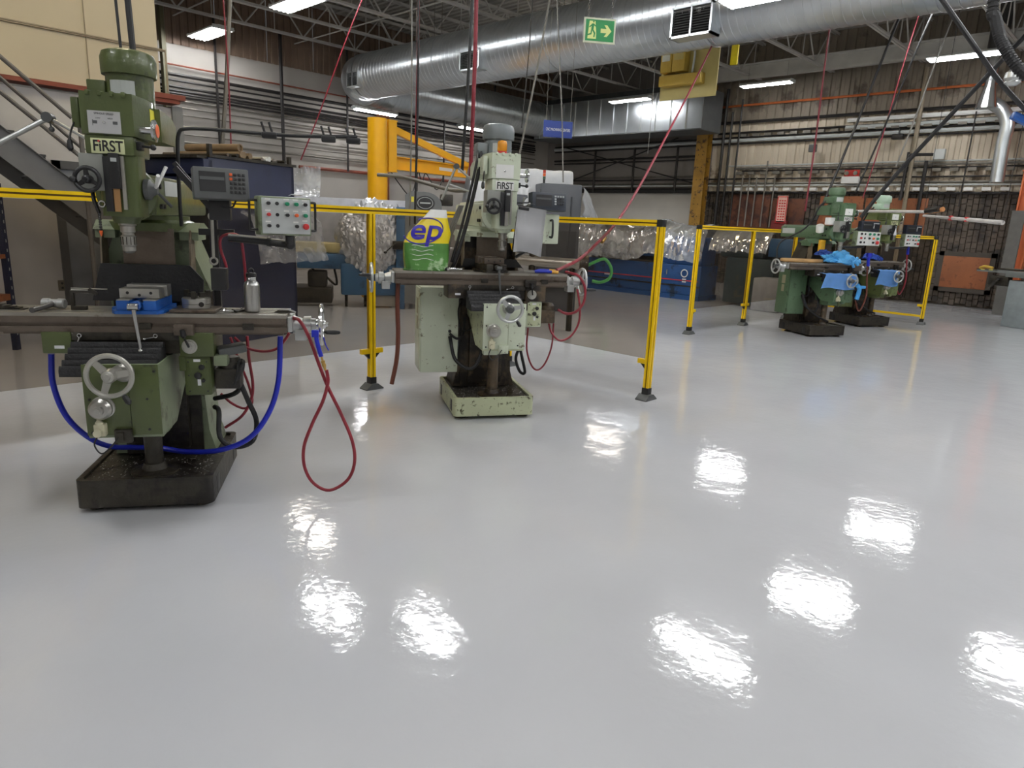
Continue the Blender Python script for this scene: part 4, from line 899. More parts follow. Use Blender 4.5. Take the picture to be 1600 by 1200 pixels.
b = bm_(); bb(b, -.19, -.1, .06, .16, 1.60, 1.7, .008); part('switch_box', b, WHITE, far1)
b = bm_(); prism(b, [(-.03, 1.5), (.03, 1.5), (.002, 1.62)], 'y', -.12, -.115); part('paper_cone', b, PAPER, far2)
# ------------------------------------------------------------------ things on and around the near mill
class Fr:
    def __init__(s, o, a): s.o = Vector((*o, 0)); a = R(a); s.x = Vector((math.cos(a), math.sin(a), 0)); s.y = Vector((-math.sin(a), math.cos(a), 0)); s.a = a
    def w(s, x, y, z): return s.o+s.x*x+s.y*y+Vector((0, 0, z))
    def px(s, u, v, y): return onp(u, v, s.o+s.y*y, s.y)
    def pts(s, L_): return [s.px(*p) for p in L_]
NF = Fr(near_o, -33); MF = Fr(mid_o, -31); F1 = Fr(f1_o, -31); F2 = Fr(f2_o, -31)
def hose(name, label, cat, P, r, mat, n=8, k=6, group=None):
    b = bm_(); tube(b, P, r, n, k); return single(name, b, mat, label, cat, group)
def vise(label, fr, x, z, y, sc_, body, jaw, rz=0., hl=.19, steel=CHROME):
    t = thing('machine_vise', label, 'vise', fr.w(x, y, z), fr.a+rz); t.scale = (sc_,)*3
    P = lambda n_, b, m_, **kw: part(n_, b, m_, t, **kw)
    b = bm_(); prism(b, [(-.11, -.02), (-.09, -.05), (.09, -.05), (.11, -.02), (.11, .05), (.14, .08), (.14, .12), (.1, .14), (.1, .27), (-.1, .27), (-.1, .14), (-.14, .12), (-.14, .08), (-.11, .05)], 'z', .001, .016); P('vise_base', b, body)
    b = bm_(); bb(b, -.085, -.03, -.04, .25, .016, .062, .004); bb(b, .03, .085, -.04, .25, .016, .062, .004); bb(b, -.03, .03, -.02, .25, .016, .05); P('vise_body', b, body)
    b = bm_(); bb(b, -.083, -.028, -.035, .2, .062, .066); bb(b, .028, .083, -.035, .2, .062, .066); P('slide_way', b, jaw)
    b = bm_(); bb(b, -.085, .085, .02, .11, .067, .112, .003); mj = P('movable_jaw', b, jaw)
    b = bm_()
    for xx, zz in ((-.05, .092), (.05, .092), (0, .082)): lathe(b, (xx, .0205, zz), (0, -1, 0), [(.007, 0), (.007, .001)], 12)
    part('jaw_screw_hole', b, BLACK, mj)
    b = bm_(); bb(b, -.09, .09, .15, .23, .062, .118, .003); P('fixed_jaw', b, jaw)
    b = bm_(); lathe(b, (0, -.02, .04), (0, -1, 0), [(.022, 0), (.022, .03), (.016, .035), (.016, .05)], 16); P('screw_boss', b, body)
    b = bm_(); cyl(b, (0, -.09, .04), (0, -.055, .04), .013, n=6); cyl(b, (-.022, -.085, .04), (.022, -.085, .04), .016, n=14); h = P('handle_head', b, steel)
    b = bm_(); cyl(b, (0, -.085, .035), (.018, -.09, .035-hl), .010, .007, 12); ball(b, (.018, -.09, .035-hl-.008), .014); part('vise_handle', b, steel, h)
    return t
vise('blue machine vise with steel jaws and a hanging crank handle on the near mill', NF, .035, .97, .015, .98, BLUEV, STEEL)
vise('dark oily machine vise on the middle cream mill', MF, -.03, 1.09, .02, .9, OILY, STEELD, R(8), .2, DGREY)
# water bottle
bp_ = NF.px(395, 489, .1)
t = thing('water_bottle', 'brushed steel water bottle with black loop cap on the near mill table', 'bottle', (bp_.x, bp_.y, .972))
b = bm_(); lathe(b, (0, 0, 0), (0, 0, 1), [(.03, 0), (.035, .004), (.036, .02), (.036, .125), (.033, .138), (.022, .15), (.02, .153), (.022, .156), (.02, .16), (.022, .164), (.02, .17)], 24); part('bottle_body', b, M('brushed_steel', (190, 190, 188), .28, .95, .06, 20), t)
b = bm_(); lathe(b, (0, 0, .168), (0, 0, 1), [(.024, 0), (.024, .016), (.018, .02)], 20); torus(b, (0, 0, .195), (0, 1, 0), .012, .004, 16, 6); part('loop_cap', b, BLACK, t)
# three jaw chuck on a plate
cp = NF.px(308, 484, .12)
t = thing('lathe_chuck', 'small three-jaw chuck lying on a steel plate right of the blue vise', 'chuck', (cp.x, cp.y, .972), NF.a)
b = bm_(); bb(b, -.10, .10, -.1, .08, .001, .013, .002); part('steel_plate', b, STEELD, t)
b = bm_(); lathe(b, (0, 0, .013), (0, 0, 1), [(.062, 0), (.064, .003), (.064, .02), (.061, .022), (.064, .024), (.064, .046), (.06, .05), (.02, .05)], 32); bd = part('chuck_body', b, STEEL, t)
b = bm_(); lathe(b, (.03, -.052, .035), (.4, -1, 0), [(.012, 0), (.012, .006), (.006, .0065)], 14); part('key_socket', b, OILY, bd)
for i in range(3):
    a = R(30+120*i); b = bm_(); box(b, (.04*math.cos(a), .04*math.sin(a), .073), (.05, .018, .022), (0, 0, a)); box(b, (.055*math.cos(a), .055*math.sin(a), .088), (.02, .018, .014), (0, 0, a)); part('chuck_jaw', b, OILY, t)
# hammer
hp = NF.px(85, 478, .12); hq = NF.px(67, 486, .03)
t = thing('dead_blow_hammer', 'grey hammer lying on the left end of the near mill table', 'hammer', (0, 0, .97))
b = bm_(); ax = Vector((hp.x-hq.x, hp.y-hq.y, 0)).normalized(); sd_ = Vector((ax.y, -ax.x, 0)); c0 = Vector((hp.x, hp.y, .026))
lathe(b, c0-sd_*.05, sd_, [(.018, 0), (.023, .004), (.023, .03), (.019, .034), (.019, .066), (.023, .07), (.023, .096), (.018, .1)], 18); part('hammer_head', b, M('hammer_head_grey', (170, 170, 168), .4, .4), t)
b = bm_(); tube(b, [c0-ax*.01, c0-ax*.08+Vector((0, 0, -.006)), c0-ax*.17+Vector((0, 0, -.01))], .012, 10); part('hammer_handle', b, M('grey_handle', (72, 70, 68), .5), t)
# large clamp standing on the table
cl = NF.px(125, 477, .1)
t = thing('clamp', 'black C-shaped clamp standing left of the blue vise', 'clamp', (cl.x, cl.y, .971), NF.a)
b = bm_(); bb(b, -.035, .03, -.012, .012, 0, .018, .003); bb(b, -.035, -.02, -.01, .01, .015, .085, .003); bb(b, -.035, .06, -.01, .01, .078, .09, .003); part('clamp_frame', b, OILY, t)
b = bm_(); cyl(b, (-.03, 0, .098), (.12, 0, .096), .003, n=8); cyl(b, (-.03, 0, .086), (.04, 0, .084), .008, n=10); part('clamp_screw', b, STEEL, t)
b = bm_(); box(b, (.06, 0, .085), (.04, .02, .015), (0, R(40), 0), .003); part('clamp_pad', b, OILY, t)
# step blocks, at the left edge of the table
sb_ = NF.px(18, 482, .1)
t = thing('step_block', 'serrated black step block at the left edge of the near mill table', 'step block', (sb_.x, sb_.y, .97), NF.a)
b = bm_(); poly = [(-.07, 0), (.06, 0)]; 
for i in range(6): poly += [(.06-.022*i, .004+.005*i), (.06-.022*(i+1), .004+.005*i)]
prism(b, poly, 'y', -.02, .02); part('block', b, OILY, t)
# small tools beside the bottle
t = thing('hold_down_bolts', 'small loose bolts and hex key between the chuck and the bottle', 'tools', (*NF.px(362, 486, .1)[:2], .971), NF.a)
for x, y, a, l, r in ((0, 0, .2, .06, .005), (.02, -.03, .9, .04, .004), (-.03, -.02, -.4, .05, .006), (.045, .01, 1.2, .03, .006)):
    b = bm_(); d = Vector((math.cos(a), math.sin(a), 0)); p = Vector((x, y, r+.001)); cyl(b, p, p+d*l, r, n=8); cyl(b, p, p+d*.008, r*1.7, n=6); part('bolt', b, OILY if r < .006 else CHROME, t)
t = single('angle_block', prism(bm_(), [(0, 0), (.1, 0), (.07, .012), (.02, .012)], 'y', 0, .05), OILY, 'flat black block near the right end of the near mill table', 'block')
t.location = NF.px(428, 489, .08); t.location.z = .971; t.rotation_euler = (0, 0, NF.a)
# wrench hanging
b = bm_(); w0, w1 = NF.px(331, 338, .1), NF.px(334, 408, .1)
d = (w1-w0); u_ = NF.x
for p, rr in ((w0, .014), (w1, .016)): torus(b, p, NF.y, rr, .005, 18, 6)
cyl(b, w0+d*.08, w1-d*.08, .007, n=8); single('wrench', b, M('wrench_steel', (168, 166, 158), .35, .6), 'long combination wrench standing in the black holder of the near mill', 'wrench')
# hoses of the near mill
hose('blue_hose', 'thick blue hose looping under the near green mill', 'hose', NF.pts([(80, 553, .2), (83, 600, .2), (102, 648, .2), (135, 681, .22), (170, 697, .27), (210, 699, .31), (250, 700, .31), (292, 706, .24), (345, 703, .14), (390, 684, .12), (420, 645, .14), (435, 595, .17), (438, 525, .17)]), .0135, BLUEH, 10)
hose('air_hose', 'dark red air hose hanging in a teardrop loop from the near mill table end', 'hose', NF.pts([(458, 497, .09), (468, 501, .02), (482, 525, .0), (498, 568, .0), (512, 604, .0), (532, 645, .01), (550, 688, .01), (554, 722, .01), (543, 750, .01), (515, 766, .01), (490, 755, .01), (476, 730, .01), (475, 698, .01), (488, 662, .0), (504, 628, -.015), (512, 600, -.02), (512, 588, -.02), (510, 578, -.02)]), .0085, REDH, 8)
t = thing('air_blow_gun', 'blue air blow gun hanging on the near mill handwheel hub', 'air gun', NF.px(494, 530, -.02), NF.a)
b = bm_(); tube(b, [(0, 0, .03), (.002, 0, .0), (.012, 0, -.05), (.022, 0, -.085)], .011, 10); box(b, (-.004, 0, .028), (.035, .022, .036), None, .006); part('gun_body', b, BLUEH, t)
b = bm_(); tube(b, [(.035, 0, .01), (.045, 0, -.03), (.058, 0, -.055)], .003, 6); part('trigger', b, BLUEH, t)
b = bm_(); cyl(b, (.022, 0, -.085), (.028, 0, -.105), .005, n=8); lathe(b, (.028, 0, -.105), (.25, 0, -1), [(.01, 0), (.01, .012), (.008, .014), (.01, .016), (.01, .03), (.007, .035), (.006, .05)], 10); part('brass_coupler', b, BRASS, t)
for i, (lb, P, r) in enumerate([('dark red hose sagging behind the right end of the near mill table', [(366, 527, .35), (385, 543, .35), (410, 549, .35), (432, 545, .35), (446, 530, .35), (452, 520, .35)], .0075),
        ('dark red hose with a coupler hanging straight behind the near mill table', [(386, 525, .4), (389, 560, .4), (395, 600, .4), (392, 625, .4), (378, 650, .42), (352, 668, .44)], .008),
        ('dark red hose running down beside the near mill cable coil', [(360, 527, .45), (372, 560, .45), (388, 600, .45), (394, 628, .45), (382, 638, .45), (362, 630, .45), (345, 615, .45)], .007),
        ('red hose draped over the pendant arm of the near mill', [(352, 452, .2), (354, 420, .2), (345, 390, .19), (345, 372, .17), (358, 366, .14), (374, 370, .12), (380, 395, .14), (384, 440, .17), (386, 480, .2)], .007)]):
    hose('air_hose', lb, 'hose', NF.pts(P), r, REDH)
# things on the mid mill ------------------------------------------------
bx, bw, bhgt = -.515, .30, .42
bo = MF.w(bx, .11, 1.09)
t = thing('granule_bag', 'yellow and green plastic bag with purple lettering standing on the middle mill table', 'bag', bo, MF.a+R(2))
def bagf(x, z):      # half thickness
    h = z/.42; e = max(0, 1-(abs(x)/.15)**4)**.5
    th = (.075*(1-h)**.6+.012)*(.25+.75*e)+.004*mn.noise(Vector((x*22, z*22, 1)))
    return max(.004, th) if h > .03 else max(.004, th*.9)
def bagx(s, z):      # s -1..1
    h = z/.42; wdt = .145+.012*math.sin(h*5) ; top = max(0, (h-.62)/.38); wdt = wdt*(1-top)+.055*top
    return s*wdt+.085*max(0, h-.45)/.55*(1 if True else 0)
def bagsurf(s, z, side): return (bagx(s, z), side*bagf(s*.145, z), z)
ZY, ZG = .19, .365
BY = M('bag_yellow', (238, 214, 26), .3, 0, .04, coat=.4, bump=.4, bscale=18); BG = M('bag_green', (78, 132, 58), .3, 0, .2, 9, .5, 20, dirt=((176, 202, 160), .2, 9), coat=.4); BW = M('bag_white', (226, 226, 222), .35, 0, .03, coat=.3)
for nm, z0, z1, mt_ in (('green_lower', 0, ZY, BG), ('yellow_middle', ZY, ZG, BY), ('folded_top', ZG, .42, BW)):
    b = bm_(); N_ = 22; K = max(3, int((z1-z0)/.02)); G = {}
    for sd in (-1, 1):
        for i in range(N_+1):
            for j in range(K+1):
                G[sd, i, j] = b.verts.new(bagsurf(-1+2*i/N_, z0+(z1-z0)*j/K, sd))
        for i in range(N_):
            for j in range(K): q = (G[sd, i, j], G[sd, i+1, j], G[sd, i+1, j+1], G[sd, i, j+1]); b.faces.new(q if sd < 0 else tuple(reversed(q)))
    for e in (0, N_):
        for j in range(K): b.faces.new((G[-1, e, j], G[-1, e, j+1], G[1, e, j+1], G[1, e, j]))
    if z0 == 0:
        for i in range(N_): b.faces.new((G[-1, i, 0], G[-1, i+1, 0], G[1, i+1, 0], G[1, i, 0]))
    if z1 > .4:
        for i in range(N_): b.faces.new((G[-1, i, K], G[-1, i+1, K], G[1, i+1, K], G[1, i, K]))
    part(nm, b, mt_, t)
PUR = M('print_purple', (44, 28, 150), .3, 0, .02)
tx_ = text('printed_lettering', 'ep', .205, PUR, t, (0, 0, 0), (0, 0, 0), 0, 1.15, .0025)
me = tx_.data; bm2 = bm_(); bm2.from_mesh(me); bmesh.ops.triangulate(bm2, faces=bm2.faces); bmesh.ops.subdivide_edges(bm2, edges=[e for e in bm2.edges if e.calc_length() > .02], cuts=2)
def onbag(x, z, off=.0035): return (x, -bagf(x, max(0, z))-off, z)
for v_ in bm2.verts: v_.co = Vector(onbag(v_.co.x-.002+.22*(v_.co.y), v_.co.y+.278, .004))
bm2.to_mesh(me); bm2.free()
b = bm_(); tube(b, [onbag(-.025+.135*math.cos(a), .272+.085*math.sin(a)+.022*math.cos(a), .002) for a in [R(k) for k in range(-170, 110, 12)]], .0045, 6, 2); bb(b, -.10, -.02, *( [-bagf(-.06, .245)-.007, -bagf(-.06, .245)-.003]), .238, .247); part('printed_oval', b, PUR, t)
b = bm_()
for k in range(4): tube(b, [onbag(-.12+.16*i/6, .17-.03*k+.006*math.sin(i*1.3+k), .0005) for i in range(7)], .0022, 5, 3)
part('printed_lines', b, BW, t, kind='stuff')
b = bm_(); tube(b, [(bagx(.75, .012), -.06, .006), (bagx(.6, .02), -.085, .004), (bagx(.4, .0), -.08, .012)], .012, 6); tube(b, [(-.16, -.03, .006), (-.12, -.06, .006), (-.06, -.075, .008), (.02, -.078, .006)], .008, 6); part('bottom_gusset', b, BG, t)
# pliers
pp = MF.px(840, 417, .05)
t = thing('pliers', 'blue handled pliers at the right end of the middle mill table', 'pliers', (pp.x, pp.y, 1.091), MF.a)
b = bm_(); tube(b, [(-.02, 0, .012), (.03, .02, .02), (.1, .03, .018), (.15, .02, .014)], .011, 8); tube(b, [(-.02, 0, .012), (.03, -.015, .014), (.09, -.03, .014), (.14, -.03, .012)], .011, 8); part('handle_grips', b, M('grip_blue', (28, 48, 176), .4), t)
b = bm_(); tube(b, [(.1, .031, .019), (.145, .022, .016)], .0122, 8, sm=False); tube(b, [(.1, -.031, .0145), (.15, -.03, .012)], .0122, 8, sm=False); part('yellow_grip_end', b, M('grip_yellow', (214, 160, 60), .4), t)
b = bm_(); prism(b, [(-.1, -.004), (-.03, -.016), (-.01, 0), (-.03, .016), (-.1, .004)], 'z', .004, .018); part('plier_jaws', b, STEEL, t)
# clipboard
c_ = MF.px(827, 358, -.12)
SHW = M('bright_paper', (244, 244, 246), .6, 0, .02)
t = thing('clipboard', 'clipboard with white sheets hanging tilted in front of the middle mill pendant', 'clipboard', c_, MF.a+R(4))
Rm = Euler((0, R(6), 0)).to_matrix()
b = bm_(); box(b, (0, .004, 0), (.21, .003, .3), Rm); part('board', b, OILY, t)
b = bm_(); n_ = 8; prev = None
for i in range(n_+1):
    x = -.105+.21*i/n_; dx = .006*math.sin(i*.8); cur = [b.verts.new(Rm @ Vector((x, -.002-dx*.5, .145))), b.verts.new(Rm @ Vector((x-.002, -.012-dx, 0))), b.verts.new(Rm @ Vector((x+.01, -.004-dx*1.2, -.17+.012*math.sin(i*.5))))]
    if prev: 
        for j in range(2): b.faces.new((prev[j], cur[j], cur[j+1], prev[j+1]))
    prev = cur
bmesh.ops.solidify(b, geom=b.faces[:], thickness=.002); part('paper_sheets', b, SHW, t)
b = bm_(); box(b, (-.05, -.008, .135), (.075, .014, .02), Rm, .003); tube(b, [(-.05, -.012, .15), (.0, -.02, .17), (.03, -.01, .165)], .002, 5); part('spring_clip', b, BLACK, t)
# chuck key / bar lying left of the vise
bq = MF.px(700, 413, .06)
t = thing('draw_bar', 'short black and steel handle lying between bag and dark vise', 'handle', (bq.x, bq.y, 1.092), MF.a)
b = bm_(); cyl(b, (-.09, 0, .014), (.0, 0, .014), .012, n=10); part('black_grip', b, BLACK, t)
b = bm_(); cyl(b, (0, -.02, .014), (.1, -.02, .014), .012, .009, 12); cyl(b, (0, -.03, .014), (0, .01, .014), .011, n=10); part('steel_end', b, CHROME, t)
hose('rubber_hose', 'brown hose hanging straight down from the left end of the middle mill', 'hose', MF.pts([(622, 440, .1), (621, 480, .1), (622, 520, .1), (620, 560, .1), (612, 600, .1)]), .016, BROWNH)
for lb, P, r in (('red hose curled round the right handwheel of the middle mill', [(884, 425, .1), (893, 427, .04), (905, 432, .0), (914, 450, .0), (912, 472, .0), (900, 487, .0), (885, 490, .05), (872, 484, .1)], .010),
        ('red hose hanging in a big loop below the right end of the middle mill table', [(902, 452, .05), (906, 480, .02), (904, 505, .02), (892, 525, .02), (875, 532, .04), (862, 520, .06), (857, 502, .08)], .008),
        ('thin red hose loop low beside the middle mill column', [(825, 512, .2), (823, 545, .2), (830, 570, .2), (840, 578, .2), (852, 567, .2), (862, 540, .2), (865, 505, .16)], .007)):
    hose('air_hose', lb, 'hose', MF.pts(P), r, REDH)
hose('cable_loop', 'black cable loop low at the right of the middle mill column', 'cable', MF.pts([(813, 540, .3), (806, 560, .3), (812, 580, .3), (820, 582, .28), (816, 560, .28), (812, 542, .3)]), .012, CABLE)
# long diagonal red hose: in the vertical plane from the table end to the roof
ha = MF.w(.46, .1, 1.11); hb = onz(1147, -6, 5.3); nn = (hb-ha).cross(EZ).normalized()
P = [ha]+[onp(u, v, ha, nn) for u, v in ((905, 405), (935, 378), (965, 345), (1000, 290), (1040, 215), (1085, 128), (1120, 55), (1147, -6))]
hose('air_hose', 'long red air hose running diagonally from the middle mill up to the roof', 'hose', P, .013, M('bright_red_hose', (124, 24, 40), .5, 0, .06))
b = bm_(); q0 = onp(940, 378, ha, nn); q1 = onp(953, 362, ha, nn); lathe(b, q0, q1-q0, [(.014, 0), (.02, .01), (.02, .04), (.015, .045), (.02, .05), (.02, .09), (.014, .1)], 10); single('hose_coupler', b, BRASS, 'brass coupler on the long diagonal red hose', 'coupler')
# drops from the roof
def drop(name, label, cat, u, v, dist, r, mat, top=5.3, du=0):
    p = atd(u, v, dist); b = bm_(); q = Vector((p.x, p.y, top)); q += _rt*du
    tube(b, [p, p.lerp(q, .3)+_rt*.01, p.lerp(q, .7)-_rt*.01, q], r, 7, 4); return single(name, b, mat, label, cat)
drop('air_hose', 'straight red air hose dropping from the roof left of the middle mill motor', 'hose', 735, 275, 5.6, .016, MATS['bright_red_hose'])
drop('drop_cable', 'black cable dropping from the roof to the left of the middle mill', 'cable', 722, 268, 5.5, .012, CABLE, du=.1)
drop('drop_cable', 'dark cable dropping before the yellow crane boom', 'cable', 648, 350, 6.2, .01, CABLE, du=.02)
drop('drop_cable', 'thinner dark cable dropping before the yellow crane boom', 'cable', 640, 352, 6.2, .007, GCABLE)
drop('air_hose', 'dark red hose dropping beside the two dark cables by the crane boom', 'hose', 650, 225, 6.4, .012, REDH)
drop('air_hose', 'thin red hose dropping behind the bar stock rack', 'hose', 361, 228, 9.5, .009, MATS['bright_red_hose'], 5.0)
drop('air_hose', 'thin red hose slanting down the white wall', 'hose', 470, 250, 11.5, .01, MATS['bright_red_hose'], 4.6, 1.0)
drop('flexible_conduit', 'curved grey conduit dropping before the white wall behind the rack', 'conduit', 347, 232, 10.5, .028, CONDUIT, 5.36, .35)
drop('air_hose', 'red hose dropping from the roof to the left far mill', 'hose', 1258, 330, 12.0, .013, MATS['bright_red_hose'], 5.3)
drop('drop_cable', 'pair of black cables dropping to the left far mill', 'cable', 1275, 345, 11.5, .018, CABLE, 5.3, 1.0)
drop('drop_cable', 'black cable dropping between the two far mills', 'cable', 1337, 300, 12.5, .014, CABLE, 5.3, .9)
drop('air_hose', 'pink-red hose dropping between the two far mills', 'hose', 1348, 310, 13.5, .010, MATS['bright_red_hose'], 5.3, .5)
drop('hanging_chain', 'pale chain hanging before the corrugated wall', 'chain', 1400, 260, 14.5, .014, GCABLE, 5.36, .6)
drop('pull_rope', 'thin pull cord with hook below the plenum box', 'cord', 1012, 240, 12.5, .005, GCABLE, 5.36)
drop('drop_cable', 'two grey cords hanging beside the blue sign', 'cable', 880, 285, 10.5, .01, GCABLE, 5.36, -.3)
drop('drop_cable', 'grey cord slanting behind the middle mill beacon', 'cable', 812, 240, 8.5, .012, GCABLE, 5.36, .5)
drop('drop_cable', 'thin dark cord crossing the big duct', 'cable', 815, 200, 8.0, .006, CABLE, 5.3, .12)
# diagonal black cable to the far mills
p0, p1 = atd(1345, 340, 12.2), atd(1560, 100, 12.0)
hose('drop_cable', 'heavy black cable slanting from the far mills up to the right', 'cable', [p0, atd(1385, 290, 12.15), atd(1450, 218, 12.1), p1, Vector((p1.x+.6, p1.y-.9, 5.3))], .03, CABLE)
p0, p1 = atd(1462, -15, 6.5), atd(1610, 180, 7.0)
hose('drop_cable', 'black cable crossing the upper right corner before the strip light', 'cable', [p0, atd(1520, 68, 6.5), atd(1560, 125, 6.7), p1], .018, CABLE)
b = bm_(); P = smooth([atd(1553, -10, 5.5)+Vector((-.05, .1, 2.2)), atd(1553, -10, 5.5)+Vector((-.03, .05, 1.0)), atd(1553, -10, 5.5), atd(1556, 30, 5.5), atd(1570, 75, 5.5), atd(1612, 125, 5.5), atd(1700, 160, 5.6), atd(1900, 60, 6.0)+Vector((0, 0, 1))], 14); tube(b, P, .028, 10, sm=False)
for i in range(0, len(P)-1, 1): lathe(b, P[i], P[i+1]-P[i], [(.034, 0), (.034, .012)], 10)
single('ribbed_hose', b, RUBBER, 'thick black ribbed hose in the upper right corner', 'hose')
p = atd(1584, 118, 6.5); b = bm_(); lathe(b, p, (0, 0, -1), [(.02, -.08), (.03, -.04), (.055, -.02), (.06, .02), (.05, .04), (.055, .05), (.03, .07)], 14); single('cable_connector', b, ALU, 'grey round hanging socket in the upper right corner', 'socket')
p = atd(1595, 186, 7.0); b = bm_(); box(b, p, (.16, .05, .06), (0, R(20), R(-45)), .015); single('cable_grip', b, BLUEV, 'bright blue clip on the cable at the right edge', 'clip')
# ------------------------------------------------------------------ background machines
# navy bar rack
P1 = Vector((4.2, 7.75, 0)); ra = R(18.8); rd = Vector((math.cos(ra), math.sin(ra), 0)); P0 = P1-rd*1.22
t = thing('bar_stock_rack', 'navy blue steel cabinet and arm with bar stock lying on its top', 'rack', P0, ra)
ztop = onp(468, 259, P1, rd.cross(EZ)).z
b = bm_(); bb(b, 0, 1.22, 0, .05, .0, ztop-.02, .003); bb(b, 1.18, 1.22, 0, 1.1, 0, ztop-.02); bb(b, 0, 1.22, 1.05, 1.1, 0, ztop-.02); part('cabinet_shell', b, NAVY, t)
b = bm_(); bb(b, -.0, 1.25, -.02, 1.15, ztop-.03, ztop+.0); bb(b, 0, .04, -.02, .02, ztop, ztop+.1); bb(b, 1.13, 1.17, -.02, .02, ztop-.0, ztop+.08); part('top_tray', b, OILY, t)
b = bm_(); bb(b, -.06, .05, -.0, 1.25, ztop-.2, ztop-.05, .004); bb(b, -.05, .02, .2, 1.2, ztop-.27, ztop-.23); part('side_arm', b, NAVY, t)
b = bm_(); bb(b, -.12, -.0, .02, 1.35, ztop-.045, ztop-.02); part('arm_tray', b, OILY, t)
b = bm_(); cyl(b, (.5, .1, 0.02), (.5, .12, 1.5), .03, n=8); part('rack_leg', b, NAVY, t)
BRZ = M('bronze_bar', (138, 118, 92), .5, .3, .15, 10)
bars = [(.42, .035, BRZ), (.50, .038, BRZ), (.46, .042, BRZ), (.58, .034, BRZ), (.36, .02, OILY), (.31, .018, OILY), (.26, .02, STEELD), (.72, .02, CHROME), (.76, .016, CHROME), (.80, .02, WHITE), (.86, .03, WHITE), (.93, .022, CHROME), (1.0, .018, STEEL), (1.05, .018, OILY)]
for x, r, mt_ in bars:
    zz = ztop+r+(.066 if x == .46 else 0)
    b = bm_()
    if r > .04: lathe(b, (0, 0, 0), (0, 1, 0), [(r*.72, .02), (r*.72, 0), (r, 0), (r, .75), (r*.7, .75)], 16)
    else: cyl(b, (0, 0, 0), (0, .9, 0), r, n=6)
    o = part('stock_bar', b, mt_, None, loc=P0+rd*x+Vector((-rd.y, rd.x, 0))*(-.05+.1*random.random())+Vector((0, 0, zz))); o.rotation_euler = (0, 0, ra+R(4))
    same = sorted(q[0] for q in bars if q[2] is mt_); rk = same.index(x)
    kn_ = {BRZ: 'bronze tube', CHROME: 'bright steel bar', WHITE: 'white plastic bar', OILY: 'black steel bar', STEELD: 'brownish steel bar', STEEL: 'grey steel bar'}[mt_]
    od = ['leftmost', 'second from left', 'third from left', 'fourth from left', 'fifth from left'][rk]
    tag(o, kn_+' on top of the navy bar rack'+(', '+od+' of its kind' if len(same) > 1 else ''), 'bar', 'bar stock on the navy rack')
# crumpled plastic sheets
FILM = clear_mat('clear_plastic_film', (236, 240, 244), .4, .12, .34, (228, 233, 240), wrinkle=.9, wscale=3, sq=(2.2, 1, .8))
FILMW = clear_mat('milky_plastic_film', (214, 216, 220), .45, .16, .8, (235, 236, 240), wrinkle=1.0, wscale=7, even=True, sq=(1.6, 1.6, .6))
def drape(name, prof, w_, lbl, loc, rz, mat, nx=60, amp=.05, freq=5., seed=0, seg=None, taper=0., parent=None, along=None):
    """prof: list of (y,z) cross-section points; swept along x from 0..w_; folds added"""
    P = smooth([(0, y, z) for y, z in prof], 6); b = bm_(); prev = None; m_ = len(P)
    for i in range(nx+1):
        x = w_*i/nx; cur = []
        for j, p in enumerate(P):
            f = j/(m_-1); e = 1+ (0 if not along else along(i/nx, f))
            n1 = mn.noise(Vector((x*freq+seed, f*2.2, seed))); n2 = mn.noise(Vector((x*freq*2.7, f*6+seed, 4)))
            k_ = amp*(n1*.8+abs(n2)*.7)*(.35+abs(2*f-1))
            cur.append(b.verts.new((x+taper*(abs(2*f-1))*(1 if i > nx/2 else -1)*abs(2*i/nx-1), p.y*e+k_*(1 if p.y > 0 else -1)*.8, p.z*e+k_*.5)))
        if prev:
            for j in range(m_-1): b.faces.new((prev[j], cur[j], cur[j+1], prev[j+1]))
        prev = cur
    o = part(name, b, mat, parent)
    if parent is None: o.location = loc; o.rotation_euler = (0, 0, rz); tag(o, lbl, 'plastic sheet')
    return o
# grinder/lathe wrapped in silver film, between rack and crane
g0 = atd(560, 370, 11.6)
ga = math.atan2(g0.y, g0.x)-math.pi/2
BLM = M('machine_blue_enamel', (52, 92, 128), .4, 0, .1, 4, dirt=((40, 66, 92), .1, 4)); TANM = M('pale_tan_enamel', (190, 176, 122), .45)
t = thing('grinding_machine', 'blue and tan machine half wrapped in silver film behind the button box', 'machine', (g0.x, g0.y, 0), ga)
b = bm_(); bb(b, -.95, .6, -.3, .45, .6, .84, .03); part('machine_bed', b, BLM, t)
b = bm_(); bb(b, -.28, .62, -.38, .5, .2, .7, .04); part('machine_cabinet', b, BLM, t)
b = bm_(); bb(b, -1.15, .0, -.22, .3, .85, 1.0, .015); part('tan_slide', b, TANM, t)
b = bm_(); bb(b, -.15, .65, -.15, .45, .8, 1.45, .06); part('machine_head', b, LGREY, t)
b = bm_(); bb(b, -.8, -.5, -.2, .15, .3, .56, .04); part('pump_motor', b, OILY, t)
b = bm_(); bb(b, -1.05, -.42, -.25, .4, .05, .3, .03); part('pump_base', b, OILY, t)
b = bm_(); tube(b, [(-.7, -.1, .56), (-.85, -.14, .75), (-.6, -.12, .82)], .018, 6); part('pump_hose', b, CABLE, t)
b = bm_(); tube(b, [(-.55, -.1, .5), (-.35, -.2, .35), (-.4, -.16, .7)], .018, 6); part('pump_hose', b, CABLE, t)
for x in (-.2, .1, .5): b = bm_(); cyl(b, (x, -.2, .05), (x, -.2, .22), .025, n=8); cyl(b, (x-.02, -.2, .05), (x+.02, -.2, .05), .05, n=14); part('castor', b, OILY, t)
b = bm_(); ret = bmesh.ops.create_icosphere(b, subdivisions=6, radius=1)
